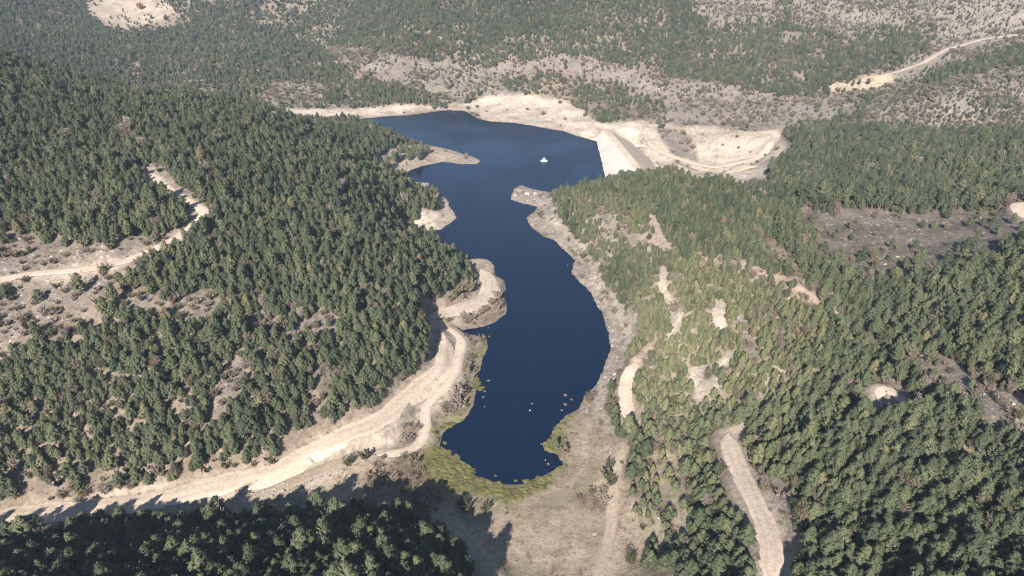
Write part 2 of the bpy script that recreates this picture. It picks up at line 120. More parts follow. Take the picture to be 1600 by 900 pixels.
# kind of ground, tree density, edge softness (m), outline (m)
ZONES = [
    ('scrub', 0.16, 3, [(-174.8, 670.3), (-161.2, 661.7), (-144.4, 638.0), (-127.4, 609.1), (-114.5, 596.2), (-102.7, 586.9), (-90.8, 576.0), (-80.0, 569.8), (-69.6, 565.9), (-59.3, 561.9), (-49.1, 557.7), (-39.1, 554.3), (-29.1, 549.7), (-19.2, 544.0), (-10.4, 544.0), (-1.6, 544.9), (7.2, 546.1), (16.1, 548.1), (24.9, 549.1), (33.7, 549.9), (42.5, 546.6), (51.2, 543.6), (59.6, 539.1), (68.3, 537.3), (76.8, 534.9), (84.9, 530.0), (92.7, 524.0), (101.0, 518.2), (109.2, 512.8), (117.6, 509.2), (126.0, 506.0), (134.1, 501.6), (142.1, 497.6), (149.7, 492.5), (157.0, 486.9), (164.3, 481.6), (171.3, 476.3), (178.3, 473.8), (184.7, 469.9), (191.0, 466.0), (197.0, 462.0), (203.9, 460.2), (210.2, 457.0), (215.8, 452.9), (210.5, 421.6), (204.1, 423.7), (197.7, 425.7), (190.9, 427.2), (183.4, 427.3), (175.9, 427.3), (167.8, 425.7), (159.5, 423.6), (153.2, 427.8), (146.6, 431.6), (139.2, 433.4), (131.6, 434.7), (123.8, 435.4), (116.1, 436.4), (108.3, 437.4), (100.5, 438.6), (93.6, 442.5), (86.7, 446.7), (79.7, 451.3), (72.7, 456.8), (65.6, 462.6), (58.5, 469.8), (51.3, 477.4), (43.8, 484.9), (35.3, 489.5), (26.7, 494.1), (17.9, 497.5), (9.0, 500.3), (0.0, 502.4), (-9.1, 504.9), (-18.3, 507.2), (-27.5, 509.4), (-35.9, 495.7), (-45.4, 503.7), (-55.2, 511.9), (-65.2, 520.5), (-75.6, 529.8), (-85.7, 535.2), (-96.3, 541.9), (-107.4, 550.7), (-118.4, 557.5), (-128.7, 568.7), (-140.6, 585.4), (-156.1, 614.9)]),
    ('forest', 0.75, 3, [(-9.5, 534.0), (0.0, 535.4), (9.5, 536.1), (19.0, 536.6), (28.4, 537.0), (36.7, 532.7), (45.0, 529.8), (53.1, 524.8), (60.9, 519.2), (69.0, 516.8), (76.6, 510.7), (83.3, 500.2), (90.1, 492.0), (96.7, 483.7), (103.1, 475.8), (99.3, 454.3), (91.3, 456.0), (83.3, 458.2), (75.3, 460.6), (67.4, 463.9), (59.9, 472.3), (52.2, 481.6), (44.2, 490.2), (36.4, 495.4), (28.5, 500.0), (20.4, 503.5), (12.1, 506.9), (3.8, 510.2), (-4.6, 513.3)]),
    ('scrub', 0.35, 4, [(-180.7, 502.5), (-178.6, 518.2), (-176.3, 534.9), (-165.4, 538.4), (-154.2, 541.7), (-142.3, 531.5), (-131.1, 523.0), (-133.7, 493.0), (-142.0, 490.7), (-150.2, 488.4), (-158.5, 486.8), (-166.7, 484.7)]),
    ('scrub', 0.45, 8, [(157.3, 669.4), (166.8, 665.6), (176.1, 661.1), (186.0, 659.5), (196.5, 659.6), (206.4, 658.1), (215.6, 654.7), (223.8, 648.8), (232.2, 643.7), (224.8, 623.3), (217.6, 603.8), (210.6, 584.7), (201.0, 585.8), (191.1, 585.9), (181.5, 587.3), (171.9, 588.5), (161.6, 587.7), (154.1, 600.0), (146.6, 614.2), (151.9, 641.6)]),
    ('scrub', 0.42, 8, [(300.6, 617.7), (308.5, 615.0), (315.9, 611.2), (323.1, 607.5), (330.2, 603.7), (336.7, 599.0), (343.0, 594.2), (351.2, 592.9), (358.6, 590.3), (365.6, 587.2), (370.8, 581.6), (376.5, 576.8), (382.5, 572.8), (389.0, 569.6), (396.0, 567.3), (402.3, 564.1), (396.0, 551.3), (390.2, 539.4), (384.9, 528.2), (378.3, 515.4), (367.7, 497.4), (361.6, 499.2), (354.2, 499.4), (344.8, 496.7), (335.9, 494.8), (328.4, 494.8), (316.9, 488.7), (302.2, 477.5), (288.7, 467.8), (275.1, 457.5), (263.5, 449.9), (254.7, 446.8), (246.6, 444.9), (237.8, 441.6), (230.7, 445.5), (223.5, 449.4), (215.8, 452.9), (224.7, 459.9), (234.1, 467.7), (242.0, 472.3), (250.9, 478.5), (261.2, 487.3), (271.3, 495.5), (281.8, 504.1), (301.9, 527.5), (316.6, 540.8), (310.1, 546.4), (304.3, 553.8), (298.7, 562.0), (292.8, 570.3), (295.8, 591.8)]),
    ('scrub', 0.62, 8, [(232.2, 643.7), (241.1, 640.4), (250.1, 637.6), (259.8, 636.9), (268.8, 634.3), (276.7, 629.8), (284.6, 625.2), (292.4, 621.1), (300.6, 617.7), (296.3, 597.3), (293.1, 579.6), (289.0, 560.5), (275.2, 554.3), (263.3, 551.5), (252.1, 550.3), (245.6, 555.5), (238.9, 560.7), (232.4, 566.8), (225.9, 573.3), (219.0, 579.2), (223.5, 600.4), (227.8, 621.6)]),
    ('scrub', 0.62, 6, [(210.2, 429.6), (219.0, 433.3), (229.4, 439.8), (239.2, 444.9), (245.9, 443.5), (251.8, 440.7), (257.8, 438.2), (265.7, 439.2), (274.0, 440.9), (280.8, 440.5), (288.0, 440.9), (295.7, 442.0), (305.3, 446.0), (313.9, 448.2), (322.4, 450.4), (333.3, 455.6), (343.6, 460.0), (331.9, 441.0), (320.4, 422.4), (315.0, 412.1), (308.0, 399.9), (298.9, 385.0), (289.3, 369.8), (277.4, 362.7), (268.2, 359.0), (261.7, 358.8), (256.3, 360.1), (252.1, 363.3), (248.5, 367.4), (244.7, 371.5), (239.4, 373.5), (233.3, 374.3), (227.1, 375.0), (220.8, 375.7), (215.0, 377.2), (210.3, 380.7), (207.4, 387.5), (204.5, 394.7), (201.5, 401.9), (198.8, 410.5)]),
    ('ochre', 0.12, 1.5, [(206.7, 472.0), (215.0, 472.6), (224.5, 475.7), (233.9, 477.1), (242.0, 475.8), (250.1, 474.8), (248.1, 461.7), (240.8, 459.9), (233.3, 457.6), (225.2, 460.2), (216.8, 462.3), (208.2, 464.3)]),
    ('sand', 0.0, 2, [(-125.8, 330.2), (-173.8, 476.6), (-166.3, 477.5), (-158.8, 478.4), (-151.3, 479.2), (-143.8, 480.4), (-136.4, 482.0), (-128.9, 483.4), (-121.2, 484.3), (-113.5, 485.1), (-105.6, 485.3), (-97.0, 486.6), (-88.3, 487.3), (-79.4, 487.4), (-70.8, 489.3), (-60.1, 492.0), (-49.2, 494.0), (-39.4, 497.6), (-29.3, 500.0), (-18.3, 508.3), (-9.9, 507.0), (-1.5, 505.1), (6.8, 503.6), (15.1, 501.9), (23.2, 499.6), (31.3, 496.7), (38.4, 485.6), (45.0, 472.5), (50.9, 455.8), (56.6, 441.4), (64.7, 441.9), (73.0, 443.3), (81.2, 444.5), (88.8, 440.8), (96.3, 437.5), (103.4, 433.0), (110.9, 433.2), (118.4, 433.3), (125.5, 432.4), (132.5, 430.9), (139.2, 428.8), (145.5, 425.8), (151.6, 422.2), (160.6, 420.9), (155.0, 395.9), (145.9, 363.0), (116.2, 298.8), (99.9, 261.3), (96.3, 264.0), (92.3, 265.8), (88.2, 267.5), (84.4, 270.6), (80.6, 273.6), (76.5, 276.2), (73.6, 286.2), (81.7, 344.2), (76.6, 351.7), (71.2, 359.2), (59.6, 360.6), (57.2, 382.2), (54.6, 405.2), (50.5, 409.3), (44.3, 416.8), (37.8, 423.7), (31.1, 431.5), (24.2, 439.2), (16.7, 442.7), (9.0, 446.5), (1.2, 450.2), (-6.6, 453.8), (-14.7, 457.8), (-22.5, 470.5), (-30.9, 485.5), (-39.8, 487.3), (-48.6, 487.1), (-56.2, 483.2), (-63.6, 479.2), (-71.0, 475.5), (-78.4, 472.7), (-85.5, 468.9), (-93.5, 469.0), (-101.3, 468.5), (-109.2, 468.4), (-117.1, 468.6), (-124.9, 468.2), (-132.6, 467.3), (-140.3, 466.8), (-148.3, 468.2), (-156.2, 469.5), (-164.4, 471.1), (-173.0, 474.0)]),
    ('bare', 0.02, 4, [(76.9, 442.6), (86.1, 440.8), (95.3, 439.3), (104.1, 436.8), (111.1, 434.5), (118.7, 435.0), (125.6, 433.0), (132.7, 431.9), (139.3, 429.3), (145.5, 425.7), (151.3, 421.2), (151.6, 409.9), (145.5, 413.9), (138.7, 416.5), (131.0, 416.2), (122.9, 414.8), (114.9, 413.4), (106.5, 418.8), (97.6, 422.7), (86.9, 429.1)]),
    ('bare', 0.03, 2, [(-406.2, 714.6), (-404.1, 733.4), (-400.9, 751.1), (-389.1, 751.4), (-375.8, 749.0), (-359.7, 740.6), (-340.7, 723.9), (-325.3, 714.3), (-311.6, 708.0), (-318.4, 692.0), (-328.3, 685.3), (-336.2, 675.0), (-342.4, 662.0), (-354.3, 666.9), (-366.4, 672.1), (-389.3, 699.1)]),
    ('scrub', 0.4, 2, [(87.5, 432.9), (94.6, 431.8), (101.8, 431.1), (108.9, 430.3), (105.5, 392.7), (99.1, 394.9), (92.4, 396.6), (90.9, 418.2)]),
    ('bare', 0.0, 2, [(-413.4, 761.0), (-408.2, 774.3), (-401.8, 785.9), (-396.1, 799.2), (-379.2, 789.4), (-362.6, 779.8), (-344.3, 766.0), (-345.3, 748.2), (-345.0, 728.6), (-362.0, 738.1), (-376.1, 741.2), (-387.4, 738.8), (-397.1, 733.7)]),
    ('heath', 0.025, 3, [(-150.8, 178.6), (-148.3, 179.5), (-145.5, 180.0), (-142.3, 180.1), (-139.1, 180.2), (-136.2, 180.7), (-132.9, 180.8), (-128.6, 180.2), (-124.1, 179.3), (-119.3, 177.9), (-115.4, 178.7), (-111.8, 179.8), (-108.5, 181.8), (-105.9, 183.3), (-103.2, 184.7), (-100.4, 186.2), (-97.8, 188.0), (-99.6, 184.5), (-101.3, 181.0), (-102.9, 177.5), (-104.6, 174.4), (-106.7, 172.1), (-108.8, 169.8), (-108.2, 166.2), (-107.6, 162.5), (-108.4, 159.4), (-109.4, 156.6), (-111.8, 155.2), (-113.9, 153.3), (-116.2, 151.9), (-118.4, 150.6), (-120.6, 149.2), (-122.7, 147.9), (-124.5, 146.3), (-126.6, 145.0), (-128.3, 143.3), (-129.7, 141.3), (-131.3, 139.7), (-132.4, 142.2), (-133.7, 144.9), (-135.0, 147.7), (-136.4, 150.5), (-137.9, 153.6), (-139.8, 157.1), (-141.7, 160.6), (-143.5, 164.1), (-145.3, 167.6), (-146.7, 170.8), (-148.8, 174.7)]),
    ('grey', 0.025, 3, [(99.8, 225.5), (103.6, 223.5), (107.6, 222.4), (112.0, 222.1), (116.4, 221.7), (119.2, 218.4), (122.2, 215.5), (125.0, 212.6), (129.9, 214.1), (134.8, 215.5), (139.7, 216.8), (144.5, 218.1), (150.0, 220.1), (154.3, 220.5), (158.1, 220.0), (161.6, 219.1), (164.7, 217.8), (167.7, 216.5), (170.7, 215.1), (164.7, 207.5), (156.3, 197.0), (148.9, 187.5), (140.7, 180.5), (132.6, 173.4), (129.7, 174.1), (127.0, 175.1), (123.9, 175.8), (121.1, 176.8), (117.2, 175.9), (113.4, 174.9), (109.5, 174.0), (105.8, 173.3), (102.1, 173.8), (98.4, 174.3), (94.8, 175.0), (94.1, 179.4), (93.4, 183.8), (92.9, 189.0), (94.4, 197.1), (96.6, 207.0), (98.5, 216.6)]),
    ('grey', 0.08, 3, [(96.6, 188.9), (100.5, 190.0), (104.6, 191.5), (108.7, 192.9), (113.0, 194.7), (117.1, 196.0), (120.4, 194.8), (123.3, 193.2), (125.6, 190.8), (127.9, 188.4), (130.8, 187.3), (134.0, 186.7), (137.4, 186.3), (140.5, 185.6), (132.6, 173.4), (129.7, 174.1), (127.0, 175.1), (123.9, 175.8), (121.1, 176.8), (117.2, 175.9), (113.4, 174.9), (109.5, 174.0), (105.8, 173.3), (102.1, 173.8), (98.4, 174.3), (94.8, 175.0), (95.5, 181.4)]),
    ('sparse', 0.85, 10, [(37.4, 230.4), (41.2, 225.6), (44.6, 220.3), (48.0, 215.8), (51.0, 210.5), (54.2, 206.8), (57.7, 204.4), (60.3, 199.2), (63.1, 194.9), (65.8, 191.0), (68.6, 187.5), (71.3, 184.4), (74.3, 182.2), (76.2, 178.4), (78.1, 175.0), (80.1, 172.0), (82.0, 169.0), (83.8, 166.0), (85.6, 163.1), (85.1, 158.0), (84.1, 152.2), (82.6, 145.7), (80.4, 138.1), (76.9, 135.8), (73.7, 133.7), (70.6, 131.6), (67.8, 130.2), (65.0, 128.8), (62.7, 129.4), (60.4, 130.2), (58.1, 131.1), (56.0, 132.3), (53.6, 133.1), (51.3, 134.3), (48.9, 135.5), (46.6, 137.0), (44.2, 138.7), (41.7, 140.4), (39.3, 142.8), (36.8, 145.3), (34.2, 147.7), (31.4, 149.7), (32.6, 154.8), (33.7, 160.0), (35.0, 165.6), (36.4, 171.6), (37.5, 180.3), (38.5, 188.3), (39.1, 195.1), (38.8, 203.4), (38.4, 212.2), (38.1, 221.9)]),
    ('sparse', 0.88, 8, [(18.8, 325.6), (24.8, 323.2), (29.8, 310.0), (34.1, 295.9), (38.7, 287.3), (43.0, 279.1), (46.0, 269.4), (49.0, 261.6), (51.8, 253.9), (54.7, 247.5), (57.4, 241.0), (59.9, 234.6), (59.5, 221.7), (58.2, 206.6), (54.2, 206.8), (50.4, 207.4), (46.8, 209.2), (43.6, 213.5), (40.6, 221.2), (37.1, 227.1), (33.1, 231.7), (31.5, 239.3), (30.1, 249.2), (28.3, 257.8), (26.4, 266.0), (24.3, 274.5), (22.2, 284.3), (20.6, 303.9)]),
    ('scree', 0.015, 2, [(0.0, 335.1), (6.4, 337.7), (13.0, 340.7), (19.4, 325.5), (20.6, 294.8), (22.2, 280.2), (24.1, 271.6), (27.8, 259.1), (31.1, 247.1), (33.1, 236.1), (35.3, 227.8), (37.2, 218.7), (38.1, 209.6), (38.9, 200.5), (39.7, 192.3), (38.3, 187.1), (36.8, 181.5), (35.2, 175.2), (32.6, 169.6), (30.1, 164.5), (28.8, 158.1), (27.6, 152.1), (27.9, 144.8), (28.1, 137.9), (26.8, 134.0), (25.5, 130.1), (24.3, 126.6), (23.1, 123.1), (20.2, 125.0), (17.2, 126.8), (14.1, 128.3), (10.9, 129.7), (12.4, 135.5), (14.0, 141.1), (13.7, 149.2), (16.1, 153.4), (18.7, 157.6), (21.3, 162.2), (24.1, 166.8), (26.0, 172.1), (27.9, 177.9), (30.0, 183.6), (30.5, 193.1), (31.1, 203.1), (29.4, 209.8), (27.8, 217.4), (26.0, 225.1), (24.0, 232.8), (22.0, 241.4), (19.4, 251.1), (16.5, 261.2), (13.5, 271.8), (9.7, 280.2), (5.7, 289.5), (11.2, 304.5), (5.4, 307.3), (-0.6, 310.1)]),
    ('grass', 0.0, 3, [(-52.4, 114.0), (-51.6, 117.0), (-50.5, 119.6), (-49.2, 121.9), (-48.1, 124.6), (-45.5, 126.3), (-42.8, 128.0), (-40.2, 130.0), (-37.5, 132.0), (-34.7, 133.8), (-31.8, 135.3), (-28.9, 137.0), (-26.0, 139.2), (-22.5, 140.5), (-19.0, 141.5), (-17.7, 137.0), (-14.7, 134.1), (-11.8, 131.1), (-9.0, 128.9), (-5.9, 127.8), (-3.0, 127.1), (0.0, 126.0), (2.9, 127.9), (5.9, 129.8), (8.9, 131.6), (12.0, 133.4), (13.1, 141.1), (10.4, 145.5), (13.9, 149.8), (17.5, 154.4), (21.7, 152.5), (25.7, 150.1), (26.4, 144.0), (27.1, 138.4), (26.1, 132.7), (25.3, 127.5), (24.5, 122.6), (25.6, 117.7), (26.6, 113.1), (27.5, 109.7), (28.2, 106.3), (28.8, 102.6), (28.9, 98.0), (28.9, 93.1), (28.8, 88.6), (28.5, 85.5), (28.2, 82.5), (28.0, 79.8), (27.7, 76.9), (27.3, 74.1), (26.9, 71.3), (26.7, 68.8), (26.4, 66.4), (26.2, 64.3), (24.8, 65.3), (23.2, 66.0), (21.7, 67.0), (20.1, 67.9), (18.4, 68.6), (16.7, 69.2), (14.8, 69.6), (13.0, 70.0), (11.1, 70.4), (9.2, 70.7), (7.2, 70.8), (5.2, 70.5), (3.3, 70.6), (1.3, 70.1), (-0.6, 69.8), (-2.6, 69.3), (-4.4, 68.4), (-6.3, 67.9), (-8.1, 67.0), (-9.8, 66.1), (-9.6, 68.5), (-9.3, 71.0), (-9.1, 73.5), (-8.8, 76.0), (-8.5, 78.9), (-8.2, 81.9), (-7.9, 85.2), (-7.6, 88.5), (-7.3, 92.3), (-7.0, 96.1), (-7.8, 100.2), (-8.7, 104.0), (-10.0, 108.2), (-11.2, 112.1), (-13.5, 114.3), (-15.8, 116.2), (-18.4, 116.0), (-21.0, 115.8), (-23.5, 115.6), (-26.0, 115.3), (-28.6, 115.4), (-31.2, 115.0), (-33.9, 114.9), (-36.6, 114.8), (-39.2, 114.7), (-41.9, 114.5), (-44.5, 114.4), (-47.1, 114.2), (-49.9, 114.3)]),
    ('rust', 0.0, 3, [(-36.8, 128.0), (-34.1, 130.2), (-31.4, 132.3), (-28.6, 134.8), (-24.8, 134.4), (-20.9, 133.5), (-18.7, 129.1), (-16.6, 124.8), (-16.0, 117.4), (-19.3, 117.1), (-22.5, 116.3), (-25.8, 115.9), (-29.4, 117.5), (-32.9, 119.1), (-34.9, 123.6)]),
    ('marsh', 0.0, 2.5, [(-23.1, 135.4), (-19.5, 138.7), (-15.8, 135.2), (-12.2, 131.8), (-9.5, 127.8), (-13.2, 122.9), (-18.1, 124.7), (-19.8, 128.3), (-21.5, 132.1)]),
    ('rust', 0.0, 2, [(15.6, 121.5), (19.3, 122.3), (20.4, 118.9), (21.5, 115.4), (18.0, 116.1)]),
    ('bare', 0.012, 2, [(-117.1, 109.9), (-115.1, 110.7), (-113.0, 111.6), (-111.0, 112.4), (-108.5, 113.0), (-106.1, 113.6), (-103.7, 114.1), (-101.2, 114.7), (-98.9, 115.5), (-96.6, 116.4), (-94.3, 117.2), (-92.0, 118.1), (-89.6, 119.0), (-87.1, 119.8), (-84.4, 120.3), (-81.7, 120.9), (-79.0, 121.4), (-76.4, 122.3), (-73.6, 122.8), (-71.0, 123.6), (-68.5, 124.1), (-66.0, 124.6), (-63.4, 125.1), (-60.9, 125.6), (-58.4, 126.4), (-55.8, 126.8), (-53.3, 128.5), (-50.7, 130.3), (-48.2, 132.3), (-45.6, 134.4), (-42.9, 136.4), (-40.7, 139.3), (-38.3, 141.7), (-35.9, 144.6), (-33.4, 147.4), (-31.7, 150.9), (-30.0, 155.3), (-28.3, 160.0), (-26.9, 164.6), (-25.6, 169.6), (-24.2, 175.5), (-23.6, 184.5), (-18.5, 198.6), (-13.6, 195.1), (-8.8, 191.2), (-8.5, 181.7), (-8.2, 173.3), (-9.3, 165.2), (-10.3, 157.7), (-12.4, 153.2), (-14.4, 149.6), (-16.3, 145.6), (-18.1, 141.5), (-22.1, 139.9), (-25.8, 137.9), (-28.8, 136.2), (-31.7, 134.4), (-34.5, 132.6), (-37.4, 131.2), (-39.8, 129.2), (-42.1, 127.2), (-44.5, 125.6), (-46.6, 123.7), (-48.9, 122.0), (-50.8, 119.7), (-52.5, 117.5), (-54.3, 115.2), (-56.7, 115.0), (-59.2, 114.8), (-61.8, 114.8), (-64.2, 114.6), (-66.7, 114.6), (-69.2, 114.1), (-71.5, 113.5), (-73.9, 113.0), (-76.2, 112.4), (-78.7, 112.1), (-81.2, 111.8), (-83.4, 111.2), (-85.9, 110.9), (-88.1, 110.3), (-90.2, 109.7), (-92.4, 109.0), (-94.5, 108.4), (-96.5, 107.7), (-98.6, 107.1), (-100.8, 106.7), (-103.1, 106.3), (-105.3, 105.9), (-107.3, 105.2), (-109.5, 104.8), (-111.1, 103.8), (-112.9, 103.2), (-115.5, 106.9)]),
    ('thicket', 0.25, 2, [(-118.9, 113.5), (-116.8, 114.4), (-114.8, 115.3), (-112.4, 116.0), (-110.0, 116.6), (-107.5, 117.2), (-105.3, 118.1), (-102.8, 118.7), (-100.5, 119.6), (-97.9, 120.1), (-95.6, 120.8), (-93.2, 121.6), (-90.5, 122.0), (-88.0, 122.7), (-85.2, 123.1), (-82.5, 123.5), (-79.7, 123.8), (-76.9, 124.2), (-74.2, 124.9), (-71.3, 125.2), (-68.6, 125.8), (-65.9, 126.4), (-63.1, 127.0), (-60.3, 127.5), (-57.6, 128.4), (-54.9, 129.8), (-52.4, 131.4), (-49.9, 133.5), (-47.3, 135.5), (-44.6, 137.5), (-42.3, 139.8), (-40.0, 142.4), (-37.5, 144.6), (-34.9, 146.8), (-32.5, 146.1), (-35.1, 143.4), (-37.7, 140.7), (-40.3, 138.3), (-42.8, 135.6), (-45.4, 133.6), (-48.0, 131.6), (-50.7, 130.0), (-53.3, 128.3), (-55.8, 126.6), (-58.2, 125.8), (-60.8, 125.3), (-63.4, 124.8), (-65.9, 124.3), (-68.4, 123.8), (-70.9, 123.2), (-73.6, 122.4), (-76.1, 121.6), (-78.9, 121.1), (-81.7, 120.5), (-84.4, 120.0), (-86.8, 119.1), (-89.5, 118.6), (-91.7, 117.4), (-94.0, 116.6), (-96.3, 115.7), (-98.6, 114.8), (-101.1, 114.4), (-103.6, 113.9), (-106.1, 113.4), (-108.5, 112.8), (-110.9, 112.3), (-113.0, 111.5), (-115.1, 110.7), (-117.1, 109.9)]),
    ('thicket', 0.0, 1.5, [(-52.2, 124.8), (-50.3, 128.4), (-48.2, 130.4), (-46.0, 132.4), (-43.7, 134.5), (-41.4, 136.5), (-38.5, 137.8), (-35.5, 139.0), (-34.5, 137.3), (-37.5, 135.1), (-40.4, 132.4), (-43.3, 130.2), (-46.2, 128.2), (-49.2, 126.5)]),
    ('thicket', 0.0, 1.5, [(-18.9, 150.2), (-17.4, 153.9), (-15.9, 159.7), (-14.4, 165.9), (-13.6, 172.6), (-12.7, 179.4), (-11.6, 184.8), (-9.6, 176.3), (-10.7, 165.2), (-11.9, 159.0), (-13.1, 153.2), (-16.0, 151.7)]),
    ('sand', 0.0, 2, [(-36.9, 137.8), (-35.1, 141.7), (-33.2, 145.6), (-31.6, 148.8), (-29.9, 152.1), (-25.7, 151.1), (-26.3, 144.2), (-28.4, 140.5), (-30.5, 136.8), (-33.7, 137.3)]),
    ('thicket', 0.0, 1.2, [(-24.9, 151.6), (-22.7, 158.8), (-20.7, 163.6), (-18.6, 168.5), (-18.8, 176.5), (-18.1, 181.9), (-16.9, 176.1), (-17.4, 167.6), (-19.4, 162.7), (-21.3, 158.3)]),
    ('thicket', 0.0, 1.5, [(-28.9, 139.3), (-28.2, 143.8), (-24.4, 146.7), (-23.1, 142.0), (-26.0, 139.2)]),
    ('sand', 0.01, 2, [(-27.9, 196.2), (-25.0, 204.2), (-22.0, 213.5), (-17.9, 221.1), (-13.6, 229.2), (-16.9, 250.1), (-11.5, 248.9), (-6.3, 248.4), (-6.7, 236.1), (-4.6, 227.2), (-2.6, 219.3), (-0.7, 211.8), (-5.3, 200.8), (-10.5, 198.2), (-15.6, 195.6), (-20.9, 197.7), (-24.6, 197.8)]),
    ('thicket', 0.02, 1.5, [(-26.6, 199.4), (-23.8, 205.6), (-20.9, 212.8), (-16.9, 218.9), (-12.7, 225.4), (-11.7, 216.6), (-18.3, 206.9), (-24.2, 200.3)]),
    ('thicket', 0.0, 1.2, [(-0.7, 211.8), (-5.3, 200.8), (-10.5, 198.2), (-15.6, 195.6), (-19.3, 197.5), (-15.6, 200.6), (-11.8, 203.2), (-7.0, 208.7), (-4.8, 218.2), (-5.7, 231.1), (-7.2, 236.1), (-6.0, 246.2), (-4.3, 231.1), (-1.8, 218.7)]),
    ('sand', 0.0, 1.5, [(-45.8, 277.3), (-39.1, 285.5), (-33.6, 297.6), (-34.2, 323.2), (-29.8, 315.1), (-23.6, 295.1), (-27.0, 286.1), (-30.1, 277.1), (-35.5, 276.0), (-40.7, 274.3)]),
    ('bare', 0.015, 1.5, [(-68.1, 303.2), (-70.6, 343.0), (-68.2, 364.9), (-63.2, 395.9), (-57.2, 404.9), (-49.7, 405.7), (-41.5, 400.3), (-33.5, 395.3), (-25.7, 390.6), (-18.0, 385.8), (-16.3, 367.5), (-23.4, 368.7), (-30.6, 370.3), (-37.8, 371.8), (-43.2, 365.9), (-48.6, 360.4), (-53.7, 354.4), (-60.1, 352.7), (-64.8, 342.5), (-66.5, 321.2)]),
    ('bare', 0.0, 1.5, [(-49.3, 340.6), (-41.6, 340.6), (-40.1, 332.2), (-45.9, 330.4)]),
    ('scree', 0.4, 4, [(43.8, 152.6), (47.1, 153.2), (50.4, 154.1), (53.3, 146.9), (50.5, 141.4), (47.8, 142.1), (44.9, 142.4), (44.4, 147.5)]),
    ('scree', 0.3, 3, [(-72.5, 142.1), (-70.9, 144.4), (-69.1, 146.3), (-67.9, 143.1), (-66.7, 139.9), (-68.3, 137.2), (-69.9, 134.8), (-71.2, 138.4)]),
    ('forest', 0.88, 8, [(-98.2, 168.2), (-95.6, 169.5), (-93.0, 170.9), (-90.5, 172.6), (-87.9, 174.3), (-85.1, 175.6), (-82.2, 176.9), (-79.5, 178.5), (-76.7, 180.2), (-74.0, 182.2), (-70.5, 182.4), (-67.0, 182.6), (-63.3, 182.2), (-59.6, 181.9), (-56.2, 182.3), (-52.7, 182.7), (-53.0, 176.1), (-53.5, 170.3), (-54.3, 165.9), (-55.2, 161.9), (-53.6, 158.5), (-52.2, 156.0), (-50.7, 153.0), (-49.2, 150.0), (-48.0, 147.8), (-46.7, 145.6), (-45.5, 143.3), (-47.8, 141.3), (-50.0, 139.3), (-52.3, 137.7), (-54.5, 135.7), (-56.7, 134.1), (-58.8, 132.4), (-60.9, 130.8), (-63.4, 131.3), (-66.1, 132.1), (-68.7, 132.9), (-71.4, 133.7), (-74.0, 134.5), (-76.9, 135.6), (-78.9, 138.4), (-80.9, 141.3), (-83.2, 144.5), (-85.2, 147.3), (-87.2, 150.1), (-89.2, 153.3), (-91.4, 157.0), (-93.6, 160.6), (-95.8, 164.2)]),
    ('scrub', 0.12, 2, [(49.4, 108.6), (52.0, 107.6), (51.2, 103.2), (50.7, 99.5), (50.4, 96.2), (49.1, 91.9), (48.1, 88.1), (46.1, 87.1), (46.6, 91.4), (47.1, 96.2), (47.8, 99.9), (48.4, 103.7)]),
    ('sparse', 0.35, 2, [(33.8, 131.1), (35.9, 127.1), (37.9, 123.2), (37.4, 119.6), (36.9, 115.8), (36.2, 112.0), (35.6, 108.2), (35.1, 104.8), (34.6, 101.5), (33.0, 99.6), (31.3, 97.4), (29.7, 95.1), (29.4, 99.3), (28.9, 103.3), (28.3, 106.9), (28.9, 109.6), (29.7, 113.1), (30.4, 116.2), (31.2, 119.7), (32.0, 123.2), (32.9, 127.2)]),
    ('scree', 0.15, 2, [(66.5, 90.0), (68.5, 87.7), (66.4, 84.7), (64.5, 82.0), (63.3, 84.3), (64.7, 86.8)]),
    ('grey', 0.0, 1, [(78.2, 121.2), (79.9, 118.2), (77.0, 113.6), (75.8, 114.6)]),
    ('red', 0.05, 1.5, [(44.7, 244.0), (51.6, 237.6), (54.8, 229.0), (57.5, 220.1), (53.3, 222.2), (50.8, 229.9), (47.8, 236.8)]),
]
